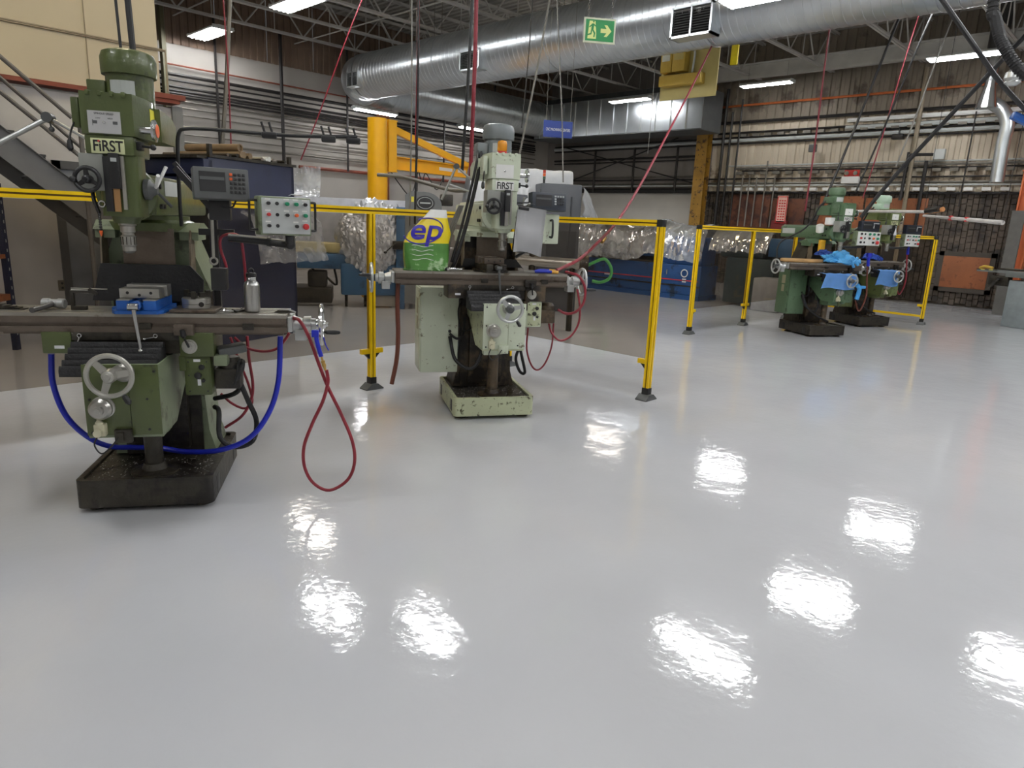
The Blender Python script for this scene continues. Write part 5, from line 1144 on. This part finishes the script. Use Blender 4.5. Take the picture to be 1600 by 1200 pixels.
for v_ in b.verts:
    p = v_.co.copy(); n1 = mn.noise(p*2.2)*.10+abs(mn.noise(Vector((p.x*8, p.y*8, p.z*3))))*.16+abs(mn.noise(Vector((p.x*20+3, p.y*20, p.z*8+p.x*6))))*.07
    s = 1+n1; v_.co = Vector((p.x*.53*s*(1+.15*p.z)+.22, p.y*.5*s, p.z*.66*s+.98))
part('silver_film_wrap', b, M('silver_film', (206, 208, 212), .3, .45, .05, 5, .6, 14), t)
b = bm_(); prev = None
for i in range(13):
    s = i/12; cur = []
    for j in range(17):
        f = j/16; x = .6+s*.62; sp = .62*(1-s)+.03; z = 1.0-.3*s+(f-.5)*2*sp; cur.append(b.verts.new((x, -.3+.05*math.sin(f*22+s*3)*(1-s), z)))
    if prev:
        for j in range(16): b.faces.new((prev[j], cur[j], cur[j+1], prev[j+1]))
    prev = cur
part('gathered_film', b, FILM, t)
b = bm_(); bb(b, -1.3, .9, .7, .76, .9, 1.72, .004); 
for x in (-1.2, .8): bb(b, x-.03, x+.03, .7, .76, 0, .9)
o = single('white_screen_panel', b, M('screen_white', (196, 198, 206), .5), 'long pale panel standing between the rack and the crane mast', 'panel'); o.location = (g0.x, g0.y, 0); o.rotation_euler = (0, 0, ga-R(8))
# clear film falling from the rack's right side
dp = P1+rd*.06
o = drape('plastic_sheet', [(-.03, ztop-.0), (-.07, ztop-.15), (-.2, ztop-.28), (-.42, ztop-.36)], .42, 'clear plastic film falling off the right side of the navy rack', (P1.x+.08, P1.y+.35, 0), ra-R(52), FILM, 40, .05, 9)
lp = P0+rd*.2-Vector((-rd.y, rd.x, 0))*.3
o = drape('plastic_sheet', [(.1, 1.42), (-.05, 1.35), (-.1, 1.2), (-.12, 1.05), (-.16, .9)], 1.05, 'crinkled clear plastic film hanging in front of the navy rack below the readout', (lp.x, lp.y, 0), ra, FILM, 60, .06, 7)
# shelving upright at the left edge
su = atd(8, 400, 8.3)
t = thing('shelf_rack', 'navy perforated shelving upright at the left edge behind the fence', 'shelving', (su.x, su.y, 0), R(50))
b = bm_(); bb(b, -.03, .03, -.025, .025, 0, 1.6); part('upright', b, NAVY, t)
b = bm_(); bb(b, -1.2, -.03, -.02, .4, .5, .56); bb(b, -1.2, -.03, -.02, .4, .9, .94); part('shelf_board', b, PLY, t)
b = bm_()
for k in range(16): bb(b, -.006, .006, -.0265, -.025, .15+k*.09, .18+k*.09)
part('slot_row', b, LGREY, t, kind='stuff')
# grey drum bandsaw
s0 = atd(660, 350, 11.3); sa = math.atan2(s0.y, s0.x)-math.pi/2
SGY = M('saw_grey_enamel', (112, 114, 114), .4)
t = thing('band_saw', 'grey round-topped band saw head behind the yellow and green bag', 'saw', (s0.x, s0.y, 0), sa)
zt_ = atd(660, 300, 11.3).z; t.scale = (1.36, 1.36, 1)
b = bm_(); prism(b, [(-.2, .1), (.22, .1), (.22, zt_-.2)]+[(.02+.2*math.cos(R(a)), zt_-.2+.2*math.sin(R(a))) for a in range(10, 91, 16)]+[(-.14, zt_), (-.2, zt_-.06)], 'y', -.1, .25); part('saw_body', b, SGY, t)
b = bm_(); lathe(b, (.03, -.1, zt_-.17), (0, -1, 0), [(.11, 0), (.11, .008), (.02, .01)], 24); part('round_badge', b, M('badge_black', (40, 40, 42), .4), t)
b = bm_(); torus(b, (.03, -.11, zt_-.17), (0, 1, 0), .085, .004, 28, 5); bb(b, -.03, .09, -.114, -.108, zt_-.18, zt_-.16); part('badge_ring', b, LGREY, t)
b = bm_(); bb(b, -.13, -.1, -.104, -.1, zt_-.16, zt_-.08); part('warning_sticker', b, YELLOWS, t)
b = bm_(); bb(b, -.3, -.2, -.1, .2, .0, zt_-.25, .004); part('blue_stand', b, BLM, t)
b = bm_(); bb(b, -.62, -.31, -.0, .05, .02, 1.5); part('beige_guard', b, M('guard_beige', (176, 170, 160), .5), t)
b = bm_(); bb(b, -.34, -.12, -.14, -.1, .95, 1.08, .01); cyl(b, (-.3, -.14, 1.05), (-.42, -.18, .9), .008, n=6); ball(b, (-.42, -.18, .9), .02); part('feed_lever', b, OILY, t); b = bm_(); bb(b, .2, .35, -.1, .1, zt_-.2, zt_-.02, .02); part('blade_guide', b, OILY, t)
# jib crane
cd = 12.9; cc = atd(590, 300, cd); zt_ = atd(590, 185, cd).z; zb1 = atd(600, 246, cd).z
t = thing('jib_crane', 'bright yellow pillar jib crane with triangular boom', 'crane', (cc.x, cc.y, 0))
b = bm_(); cyl(b, (0, 0, 0), (0, 0, zb1+.02), .175, n=24); cyl(b, (0, 0, zb1), (0, 0, zt_), .17, n=24); lathe(b, (0, 0, 0), (0, 0, 1), [(.3, 0), (.3, .02), (.14, .03)], 20); part('mast', b, YELC, t)
zb = atd(600, 252, cd).z; be = onz(745, 271, zb); bd_ = Vector((be.x-cc.x, be.y-cc.y, 0)); L_ = bd_.length; bd_.normalize(); ba_ = math.atan2(bd_.y, bd_.x)
def cl_(name, b, mat, **kw): o = part(name, b, mat, t, **kw); o.rotation_euler = (0, 0, ba_); return o
b = bm_(); bb(b, .14, .34, -.13, -.11, zb-.15, zt_-.02); bb(b, .14, .34, .11, .13, zb-.15, zt_-.02); bb(b, .14, .16, -.13, .13, zb-.15, zt_-.02); bb(b, .14, .35, -.14, .14, zb-.17, zb-.15); bb(b, .14, .35, -.14, .14, zt_-.02, zt_); cl_('hinge_channel', b, YELC)
b = bm_(); bb(b, .26, L_, -.07, .07, zb+.1, zb+.115); bb(b, .26, L_, -.07, .07, zb-.115, zb-.1); bb(b, .26, L_, -.006, .006, zb-.1, zb+.1); cl_('boom', b, YELC)
b = bm_(); p0, p1 = Vector((.24, 0, zt_-.1)), Vector((L_-.08, 0, zb+.07)); dd = p1-p0; box(b, (p0+p1)/2, (dd.length, .06, .12), (0, -math.atan2(dd.z, dd.x), 0)); cl_('tie_brace', b, YELC)
b = bm_(); prism(b, [(-.0, zb-.35), (.24, zb-.12), (.0, zb-.12)], 'y', -.05, .05); cl_('knee_plate', b, YELC)
for xa, xb in ((.3, .42), (L_*.58, L_*.72), (L_*.78, L_*.87)): b = bm_(); bb(b, xa, xb, -.0075, -.006, zb-.03, zb+.03); cl_('boom_label', b, PAPER)
b = bm_(); tube(b, [(.25, -.02, zb-.1), (.5, -.02, zb-.35), (.8, -.02, zb-.55), (.95, -.02, zb-.2), (1.0, -.02, zb-.1), (1.1, -.02, zb-.3), (1.2, -.02, zb-.12), (1.5, -.02, zb-.4), (1.7, -.02, zb-.12)], .01, 6); cl_('festoon_cable', b, CABLE)
# floating tool arms left of the middle mill (chrome balance arm) & left of near mill
b = bm_(); q = [atd(590, 273, 5.6), atd(632, 277, 5.5), atd(700, 296, 5.3), atd(728, 298, 5.2)]; tube(b, q, .014, 8); single('conduit_boom', b, CONDUIT, 'grey pipe boom reaching from the crane mast to the middle mill', 'pipe')
t = thing('lamp_arm', 'two-piece silver work lamp arm at the left of the middle mill', 'lamp arm', (0, 0, 0))
a0, a1, a2 = MF.px(690, 312, .3), MF.px(713, 260, .3), MF.px(745, 288, .25)
b = bm_(); cyl(b, a0, a1, .009, n=8); part('lower_arm', b, ALU, t); b = bm_(); cyl(b, a1, a2, .008, n=8); part('upper_arm', b, ALU, t)
b = bm_(); cyl(b, a1-MF.y*.02, a1+MF.y*.02, .02, n=14); part('arm_joint', b, DGREY, t); b = bm_(); cyl(b, MF.px(702, 288, .3), MF.px(735, 300, .25), .007, n=8); part('cross_arm', b, ALU, t)
t = thing('lamp_arm', 'jointed silver work lamp arm at the upper left of the near mill', 'lamp arm', (0, 0, 0))
a0, a1, a2 = NF.px(-20, 233, .15), NF.px(76, 184, .15), NF.px(134, 216, .12)
b = bm_(); cyl(b, a0, a1, .011, n=10); part('lower_arm', b, ALU, t); b = bm_(); cyl(b, a1, a2, .007, n=8); part('upper_arm', b, ALU, t)
b = bm_(); cyl(b, a1-NF.y*.025, a1+NF.y*.02, .022, n=16); ball(b, NF.px(81, 202, .14), .012); cyl(b, a1, NF.px(81, 202, .14), .004, n=6); part('arm_joint', b, DGREY, t)
# dark grey machining centre with white sheet
v0 = atd(872, 380, 11.6); va = math.atan2(v0.y, v0.x)-math.pi/2
VG = M('vmc_graphite', (74, 77, 82), .45, 0, .06); VL = M('vmc_light', (168, 170, 172), .45)
t = thing('machining_centre', 'dark graphite machining centre behind the middle mill with a stack light', 'machine', (v0.x, v0.y, 0), va+R(14))
zt_ = atd(872, 287, 11.6).z
b = bm_(); bb(b, -.34, .36, 0, 1.4, .0, zt_, .03); part('enclosure', b, VG, t)
b = bm_(); bb(b, -.35, -.33, .0, .02, .3, zt_-.1); bb(b, -.2, .3, -.01, .0, .9, zt_-.75); bb(b, .18, .2, -.02, .0, .6, zt_-.2); part('door_panel', b, M('vmc_dark', (52, 54, 58), .4), t)
b = bm_(); bb(b, -1.7, -.34, .2, 1.5, .0, .95, .02); bb(b, -1.5, .3, -.2, .2, .42, .6, .02); part('lower_guard', b, VL, t)
b = bm_(); bb(b, -1.0, -.36, .3, 1.3, .9, 1.9, .05); part('spindle_cover', b, VG, t)
b = bm_(); cyl(b, (-.27, .1, zt_), (-.27, .1, zt_+.06), .02, n=10); sl = part('stack_pole', b, BLACK, t)
for k, mt_ in enumerate((M('stack_green', (60, 90, 70), .4), ORANGEP, M('stack_red', (190, 60, 40), .4))): b = bm_(); cyl(b, (-.27, .1, zt_+.06+k*.05), (-.27, .1, zt_+.105+k*.05), .024, n=12); part('stack_lens', b, mt_, sl)
SHEET = M('white_sheet', (206, 208, 210), .55, 0, .06, 6, .7, 7)
o = drape('plastic_sheet', [(-.1, 1.55), (.0, 1.95), (.1, zt_+.22), (.5, zt_+.18), (.9, zt_-.05), (1.3, 1.7), (1.4, 1.2)], 1.75, 'white plastic sheet covering the machine behind the middle mill', tuple(v0+Vector((-.95, 1.15, -v0.z))), va+R(14), SHEET, 60, .09, 4, 2)
b = bm_(); prev = None; n_ = 14
for i in range(n_+1):
    s = i/n_; cur = []
    for j in range(9):
        f = j/8; x = .36+.32*s*(1-(1-f)**2)+.02*math.sin(j*1.3); z = zt_-.03-(zt_-1.28-.12*math.sin(s*3))*f*(.55+.45*s); cur.append(b.verts.new((x+.03*math.sin(s*16+f*2)*f, -.04-.05*abs(math.sin(s*9))*f, z)))
    if prev:
        for j in range(8): b.faces.new((prev[j], cur[j], cur[j+1], prev[j+1]))
    prev = cur
bmesh.ops.solidify(b, geom=b.faces[:], thickness=.004); part('side_drape', b, SHEET, t)
# blue lathe along Y with clear film
LX = 12.95
BLD = M('lathe_blue_enamel', (32, 72, 124), .4, 0, .1, 2, dirt=((20, 34, 52), .15, 3))
t = thing('covered_lathe', 'long blue lathe under clear plastic film seen through the fence', 'lathe', (LX, 8.9, 0))
b = bm_(); bb(b, 0, .7, -1.75, 1.3, .1, .72, .02); bb(b, -.03, .75, -1.75, 1.3, 0, .1); part('lathe_base', b, BLD, t)
b = bm_(); bb(b, -.012, .0, -1.7, 1.2, .39, .41); part('red_stripe', b, REDP, t)
b = bm_(); bb(b, -.01, .0, -1.75, 1.3, .27, .3); part('base_joint', b, OILY, t)
b = bm_(); bb(b, .05, .65, -1.7, -.75, .72, 1.3, .04); bb(b, .1, .6, -.7, -.1, .72, 1.15, .04); hd = part('headstock', b, BLD, t)
b = bm_(); bb(b, .1, .55, -.6, 1.2, .72, .86, .01); bb(b, .12, .5, .95, 1.25, .86, 1.2, .03); part('bed_ways', b, STEELD, t)
b = bm_(); torus(b, (-.03, -1.38, .55), (1, 0, 0), .075, .012, 20, 6); part('dial_ring', b, WHITE, t)
b = bm_(); bb(b, -.012, 0, -1.42, -1.33, .36, .44); bb(b, -.012, 0, .55, .7, .36, .4); part('maker_plate', b, PAPER, t)
b = bm_()
for y in (-.95, -.8): cyl(b, (-.02, y, .5), (-.02, y, .6), .012, n=6)
part('apron_lever', b, CHROME, t)
o = drape('plastic_sheet', [(-.12, .82), (-.1, 1.1), (.0, 1.42), (.2, 1.56), (.5, 1.5), (.8, 1.3), (.85, 1.0)], 3.5, 'big wrinkled clear plastic film draped over the blue lathe', (LX, 7.1, 0), R(90), FILM, 110, .12, 3.4, 5)
for v_ in o.data.vertices: v_.co.y = -v_.co.y; v_.co.z += .22*mn.noise(Vector((v_.co.x*1.3, 2, 0)))
o = drape('plastic_sheet', [(-.16, .75), (-.13, 1.0), (.1, 1.28), (.4, 1.35)], 1.5, 'second layer of clear film bunched on the left half of the blue lathe', (LX-.05, 8.9, 0), R(90), FILM, 70, .14, 5, 9)
for v_ in o.data.vertices: v_.co.y = -v_.co.y
hose('green_hose', 'bright green garden hose looping at the front of the blue lathe', 'hose', [atd(u, v, 12.6) for u, v in ((912, 418), (928, 410), (945, 405), (955, 420), (952, 435), (938, 441), (925, 439))], .028, M('green_hose_rubber', (96, 196, 110), .4, 0, .05))
t = thing('tailstock_bar', 'round steel bar and oily chuck behind the middle mill handwheel', 'bar', (0, 0, 0))
q0, q1 = atd(800, 405, 9.5), atd(905, 413, 9.5); b = bm_(); cyl(b, q0, q1, .07, n=16); part('steel_bar', b, STEEL, t)
b = bm_(); q2 = q1+(q1-q0).normalized()*.12; cyl(b, q1, q2, .13, n=16); cyl(b, q0+(q1-q0)*.3-EZ*.12, q0+(q1-q0)*.3+EZ*.12, .045, n=12); part('oily_chuck', b, RUSTY, t)
b = bm_(); 
for s in (.05, .9): p = q0.lerp(q1, s); cyl(b, (p.x, p.y, 0), (p.x, p.y, p.z-.05), .04, n=8)
part('bar_stand', b, OILY, t)
# dark machine behind the second fence
t = thing('covered_machine', 'dark green-black machine with plastic on top behind the second fence', 'machine', (13.0, 6.35, 0))
b = bm_(); bb(b, 0, .8, -.7, .3, .05, .95, .03); bb(b, .1, .7, -.4, .5, .95, 1.35, .04); part('machine_body', b, M('machine_dark_teal', (44, 58, 62), .45, 0, .2, 3), t)
b = bm_(); bb(b, .1, .5, -1.05, -.5, 1.0, 1.35, .02); cyl(b, (.2, -.8, .1), (.3, -.1, 1.0), .05, n=8); part('machine_arm', b, BLM, t)
o = drape('plastic_sheet', [(-.15, 1.05), (-.05, 1.3), (.2, 1.5), (.6, 1.42)], 1.2, 'clear plastic film over the dark machine behind the second fence', (12.95, 5.75, 0), R(90), FILM, 50, .1, 5, 3)
for v_ in o.data.vertices: v_.co.y = -v_.co.y
b = bm_(); bb(b, 0, .5, 0, .55, 0, .62, .03); o = single('floor_cabinet', b, M('pale_cabinet', (156, 156, 158), .45), 'pale cabinet between the lathe and the dark machine', 'cabinet'); o.location = (12.6, 5.3, 0)
# saw table at the far right
rp_ = onz(1575, 511)
t = thing('bench_lathe', 'light grey metal cabinet machine with worktable at the right edge', 'machine', (rp_.x, rp_.y, 0), R(-25))
LG2 = M('cabinet_grey_green', (136, 144, 146), .45)
b = bm_(); bb(b, 0, 1.2, -.9, .15, 0, .82, .02); part('cabinet_base', b, LG2, t)
b = bm_(); bb(b, -.05, 1.2, -.95, .2, .87, .97, .01); bb(b, -.03, .3, .1, .75, .93, .97, .004); part('work_table', b, M('table_grey', (120, 124, 122), .4, .3), t)
b = bm_(); bb(b, .1, .6, -.7, -.15, .97, 1.2, .03); part('gear_housing', b, LGREY, t)
b = bm_(); bb(b, -.04, .1, .15, .5, .70, .88, .02); cyl(b, (-.05, .3, .84), (-.08, .42, .66), .03, n=8); cyl(b, (.1, .4, 1.0), (.1, -.1, 1.0), .02, n=8); part('table_bracket', b, OILY, t)
for k in range(5): b = bm_(); bb(b, -.035, .0, .38+k*.075, .45+k*.075, .965, .975); part('hazard_stripe', b, YELLOWS if k % 2 else OILY, t)
b = bm_(); tube(b, [(.1, .55, 1.0), (.1, .7, 1.02), (.12, .8, .99)], .025, 8); part('yellow_handle', b, M('handle_mustard', (200, 164, 60), .5), t)
# slim wall and pole behind
b = bm_(); bb(b, 0, .08, 0, .22, 0, 2.1); o = single('grey_screen_panel', b, M('screen_grey', (88, 86, 82), .5), 'narrow dark grey upright panel left of the orange column', 'panel'); o.location = (17.2, onx(1588, 400, 17.2).y, 0)
# long bars crossing near the far mills
b = bm_(); q = [atd(1335, 330, 13.0), atd(1447, 331, 12.0)]; cyl(b, q[0], q[1], .022, n=8); t = thing('balance_bar', 'white bar with an orange taped end reaching right from the far mills', 'bar'); part('bar', b, M('bar_white', (190, 186, 182), .5), t)
b = bm_(); cyl(b, q[1], atd(1474, 327, 11.8), .035, n=8); part('taped_end', b, M('tape_orange', (190, 130, 80), .5), t); b = bm_(); cyl(b, q[1]+EZ*.01, atd(1468, 326, 11.8), .042, n=8); part('black_tape', b, BLACK, t)
b = bm_(); q = [atd(1443, 337, 12.5), atd(1567, 348, 11.2)]; cyl(b, q[0], q[1], .018, .03, n=8); t = thing('balance_bar', 'tapering pale bar with red rings floating right of the far mills', 'bar'); part('bar', b, MATS['bar_white'], t)
for s in (.38, .58): b = bm_(); p = q[0].lerp(q[1], s); cyl(b, p-_rt*.02, p+_rt*.02, .034, n=8); part('red_ring', b, REDP, t)
b = bm_(); cyl(b, q[0]+Vector((0, 0, 0)), Vector((q[0].x, q[0].y, 5.3)), .004, n=5); cyl(b, q[1], Vector((q[1].x, q[1].y, 5.3)), .004, n=5); part('support_wire', b, CABLE, t)
# exhaust duct
t = thing('exhaust_pipe', 'galvanised exhaust pipe with elbow dropping down the right of the far wall', 'duct', (0, 0, 0))
b = bm_(); tube(b, [onx(1546, 158, 17.6), onx(1566, 172, 17.6), onx(1574, 195, 17.6), onx(1567, 225, 17.6), onx(1557, 285, 17.6)], .13, 16, 5); part('pipe_run', b, GALV, t)
p = onx(1541, 165, 17.4); b = bm_(); lathe(b, p+EZ*1.1, (0, 0, -1), [(.1, 0), (.1, .7), (.2, 1.15)], 20); part('shiny_cowl', b, CHROME, t)
b = bm_(); cyl(b, p+EZ*1.0, Vector((p.x, p.y, 6.25)), .17, n=14); part('dark_stack', b, M('stack_dark', (48, 46, 44), .5), t)
# small fixtures on the back wall
def wthing(name, lbl, cat, u, v): p = onx(u, v, WX-.3); return thing(name, lbl, cat, p)
t = wthing('emergency_light', 'red and white twin-head emergency light on the corrugated wall', 'light', 1329, 280)
b = bm_(); bb(b, -.06, .06, -.2, .2, -.1, .06, .01); part('battery_box', b, WHITE, t); b = bm_(); bb(b, .02, .06, -.17, .17, .06, .22); part('red_back', b, M('emergency_red', (170, 40, 34), .5), t)
for s in (-1, 1): b = bm_(); lathe(b, (.02, s*.1, .14), (-1, 0, 0), [(.03, 0), (.05, .05), (.05, .06)], 12); part('lamp_head', b, CHROME, t)
t = wthing('notice_sign', 'white notice with red lettering on the red-brown board', 'sign', 1221, 328)
b = bm_(); bb(b, 0, .01, -.14, .14, -.36, .36); part('sign_board', b, M('notice_pale', (226, 190, 176), .5), t)
b = bm_()
for s in (-1, 1): bb(b, -.004, 0, s*.125-.012, s*.125+.012, -.34, .34); bb(b, -.004, 0, -.13, .13, s*.33-.012, s*.33+.012)
for k in range(8):
    for j in range(3): bb(b, -.004, 0, -.09+j*.065, -.09+j*.065+.045, -.26+k*.068, -.225+k*.068)
part('red_print', b, REDP, t, kind='stuff')
t = wthing('red_box', 'small dark red box hanging under the notice sign', 'box', 1216, 352); b = bm_(); bb(b, 0, .1, -.2, .2, -.15, .12, .01); part('box_body', b, M('box_dark_red', (110, 24, 24), .5), t)
t = wthing('wall_camera', 'small dark camera under the pipes of the corrugated wall', 'camera', 1404, 214); b = bm_(); bb(b, -.12, .06, -.12, .12, -.06, .06, .02); part('camera_body', b, BLACK, t); b = bm_(); cyl(b, (0, 0, .05), (0, 0, .16), .02, n=8); part('camera_bracket', b, BLACK, t)
t = wthing('wall_bell', 'small grey box hanging under the upper pipes of the corrugated wall', 'box', 1270, 231); b = bm_(); bb(b, -.05, .06, -.09, .09, -.1, .08, .02); part('bell_body', b, DGREY, t)
t = wthing('junction_box', 'grey junction box on the long conduit of the corrugated wall', 'box', 1468, 241); b = bm_(); bb(b, -.05, .06, -.11, .11, -.11, .11, .01); part('box_body', b, LGREY, t); b = bm_(); tube(b, [(0, .1, 0), (0, .5, 0), (0, .62, -.1), (0, .65, -1.0)], .035, 8, 4); part('bent_pipe', b, PIPEB, t)
t = wthing('fuse_box', 'beige fuse box low on the wall behind the second fence', 'box', 1188, 378); b = bm_(); bb(b, -.08, .06, -.18, .18, -.3, .3, .01); part('box_body', b, LGREY, t); b = bm_(); bb(b, -.09, -.08, -.05, .05, .05, .2); part('box_label', b, BEI, t)
t = wthing('fuse_box', 'rusty framed box on the wall just left of the far mill cabinet', 'box', 1198, 405); b = bm_(); bb(b, -.05, .06, -.2, .2, -.4, .3, .01); part('box_body', b, M('rust_frame', (92, 60, 48), .6), t)
# yellow tag on the girder
p = atd(1148, 86, 12.5); b = bm_(); box(b, p, (.04, .12, .3), (0, 0, 0), .01); single('crane_pendant', b, M('tag_yellow', (226, 206, 20), .4), 'yellow hoist pendant right of the beige switch board', 'pendant')
# ------------------------------------------------------------------ things on the far mills
CLO = M('blue_cloth', (126, 180, 238), .8, 0, .06, 10)
def cloth(lbl, fr, x0, x1, y0, z, drop_, split=None):
    b = bm_(); nx, ny = 16, 14; prev = None
    for i in range(nx+1):
        x = x0+(x1-x0)*i/nx; cur = []
        for j in range(ny+1):
            f = j/ny
            if f < .4: p = Vector((x, y0+.16-.4*f, z+.004*math.sin(i*1.3+j)))
            else: g_ = (f-.4)/.6; p = Vector((x+.02*g_*(1 if i > nx/2 else -1)-.05*g_, y0-.005-.015*g_+.012*math.sin(i*1.1)*g_, z-.004-drop_*g_*(1-.08*math.sin(i*.4))))
            cur.append(b.verts.new(p))
        if prev:
            for j in range(ny): b.faces.new((prev[j], cur[j], cur[j+1], prev[j+1]))
        prev = cur
    bmesh.ops.solidify(b, geom=b.faces[:], thickness=.004)
    o = single('shop_cloth', b, CLO, lbl, 'cloth'); o.location = fr.o; o.rotation_euler = (0, 0, fr.a)
cloth('sky blue cloth hanging over the front of the left far mill', F1, -.38, .13, -.26, .935, .2)
cloth('sky blue cloth hanging over the front of the right far mill', F2, -.3, .08, -.26, .955, .24)
for fr, hx in ((F1, .16), (F2, .16)): pass
def glove_heap(lbl, c, n, mat, sc_):
    b = bm_(); rnd = random.Random(n)
    bmesh.ops.create_icosphere(b, subdivisions=4, radius=1)
    for v_ in b.verts:
        p = v_.co.copy(); s = 1+.5*mn.noise(p*1.8+Vector((n, 0, 0)))+.3*abs(mn.noise(p*4.5)); v_.co = Vector((p.x*.2*s, p.y*.12*s, max(-.3, p.z)*.10*s))*sc_
    for k in range(5): a = -.6+k*.35; tube(b, [(0, 0, 0), (.18*math.cos(a)*sc_, -.06, .05*math.sin(a*3)*sc_), (.3*math.cos(a)*sc_, -.08, -.1*math.sin(a)*sc_-.02)], .018*sc_, 6)
    o = single('rubber_gloves', b, mat, lbl, 'gloves'); o.location = c; o.rotation_euler = (0, 0, F1.a)
glove_heap('light blue rubber gloves heaped on the table of the left far mill', F1.w(.0, .02, 1.12), 3, M('glove_blue', (80, 160, 216), .4), 1.1)
glove_heap('dark blue rag behind the light blue gloves', F1.w(-.14, .15, 1.19), 8, M('rag_navy', (30, 60, 130), .6), .55)
glove_heap('royal blue rag on the table of the right far mill', F2.w(-.2, .1, 1.13), 5, M('rag_royal', (24, 62, 150), .6), .6)
wb0 = F1.px(1257, 405, .1); b = bm_(); lathe(b, (0, 0, 0), (0, 0, 1), [(.33, 0), (.34, .01), (.34, .035), (.33, .045)], 36); o = single('wooden_disc', b, M('wood_edge', (180, 142, 92), .5, 0, .2, 6), 'round wooden board on the left end of the left far mill', 'board'); o.location = F1.w(-.45, .2, 1.065); o.scale = (1, .5, 1); o.rotation_euler = (0, 0, F1.a)
b = bm_(); bb(b, -.04, .04, -.03, .03, 0, .22, .01); o = single('spray_can', b, M('can_yellow', (214, 164, 40), .4), 'yellow container standing behind the gloves on the left far mill', 'container'); o.location = F1.w(-.12, .24, 1.165); o.rotation_euler = (0, 0, F1.a)
for fr, lb, u, v in ((F1, 'blue air gun hanging between the two far mills', 1357, 405), (F2, 'dark blue air gun hanging at the right far mill handwheel', 1419, 388)):
    c = fr.px(u, v, 0); b = bm_(); tube(b, [c+EZ*.06, c, c-EZ*.1+fr.x*.01], .022, 8); box(b, c+EZ*.06, (.07, .04, .06), (0, 0, fr.a), .01); single('air_blow_gun', b, BLUEH, lb, 'air gun')
    b = bm_(); tube(b, [c-EZ*.1, c-EZ*.3+fr.x*.03, c-EZ*.55+fr.x*.06, c-EZ*.75-fr.x*.02, c-EZ*.6-fr.x*.12], .012, 7); single('air_hose', b, REDH if fr is F2 else BROWNH, 'hose looping below the '+('right' if fr is F2 else 'left')+' far mill air gun', 'hose')
b = bm_(); tube(b, [F1.w(.06, -.37, .8), F1.w(.1, -.38, .74), F1.w(.09, -.37, .6)], .03, 8); box(b, F1.w(.13, -.38, .77), (.12, .04, .04), (0, 0, F1.a), .01); single('hanging_glove', b, M('glove_cyan', (60, 140, 200), .5), 'blue glove hanging on the handwheel of the left far mill', 'glove')
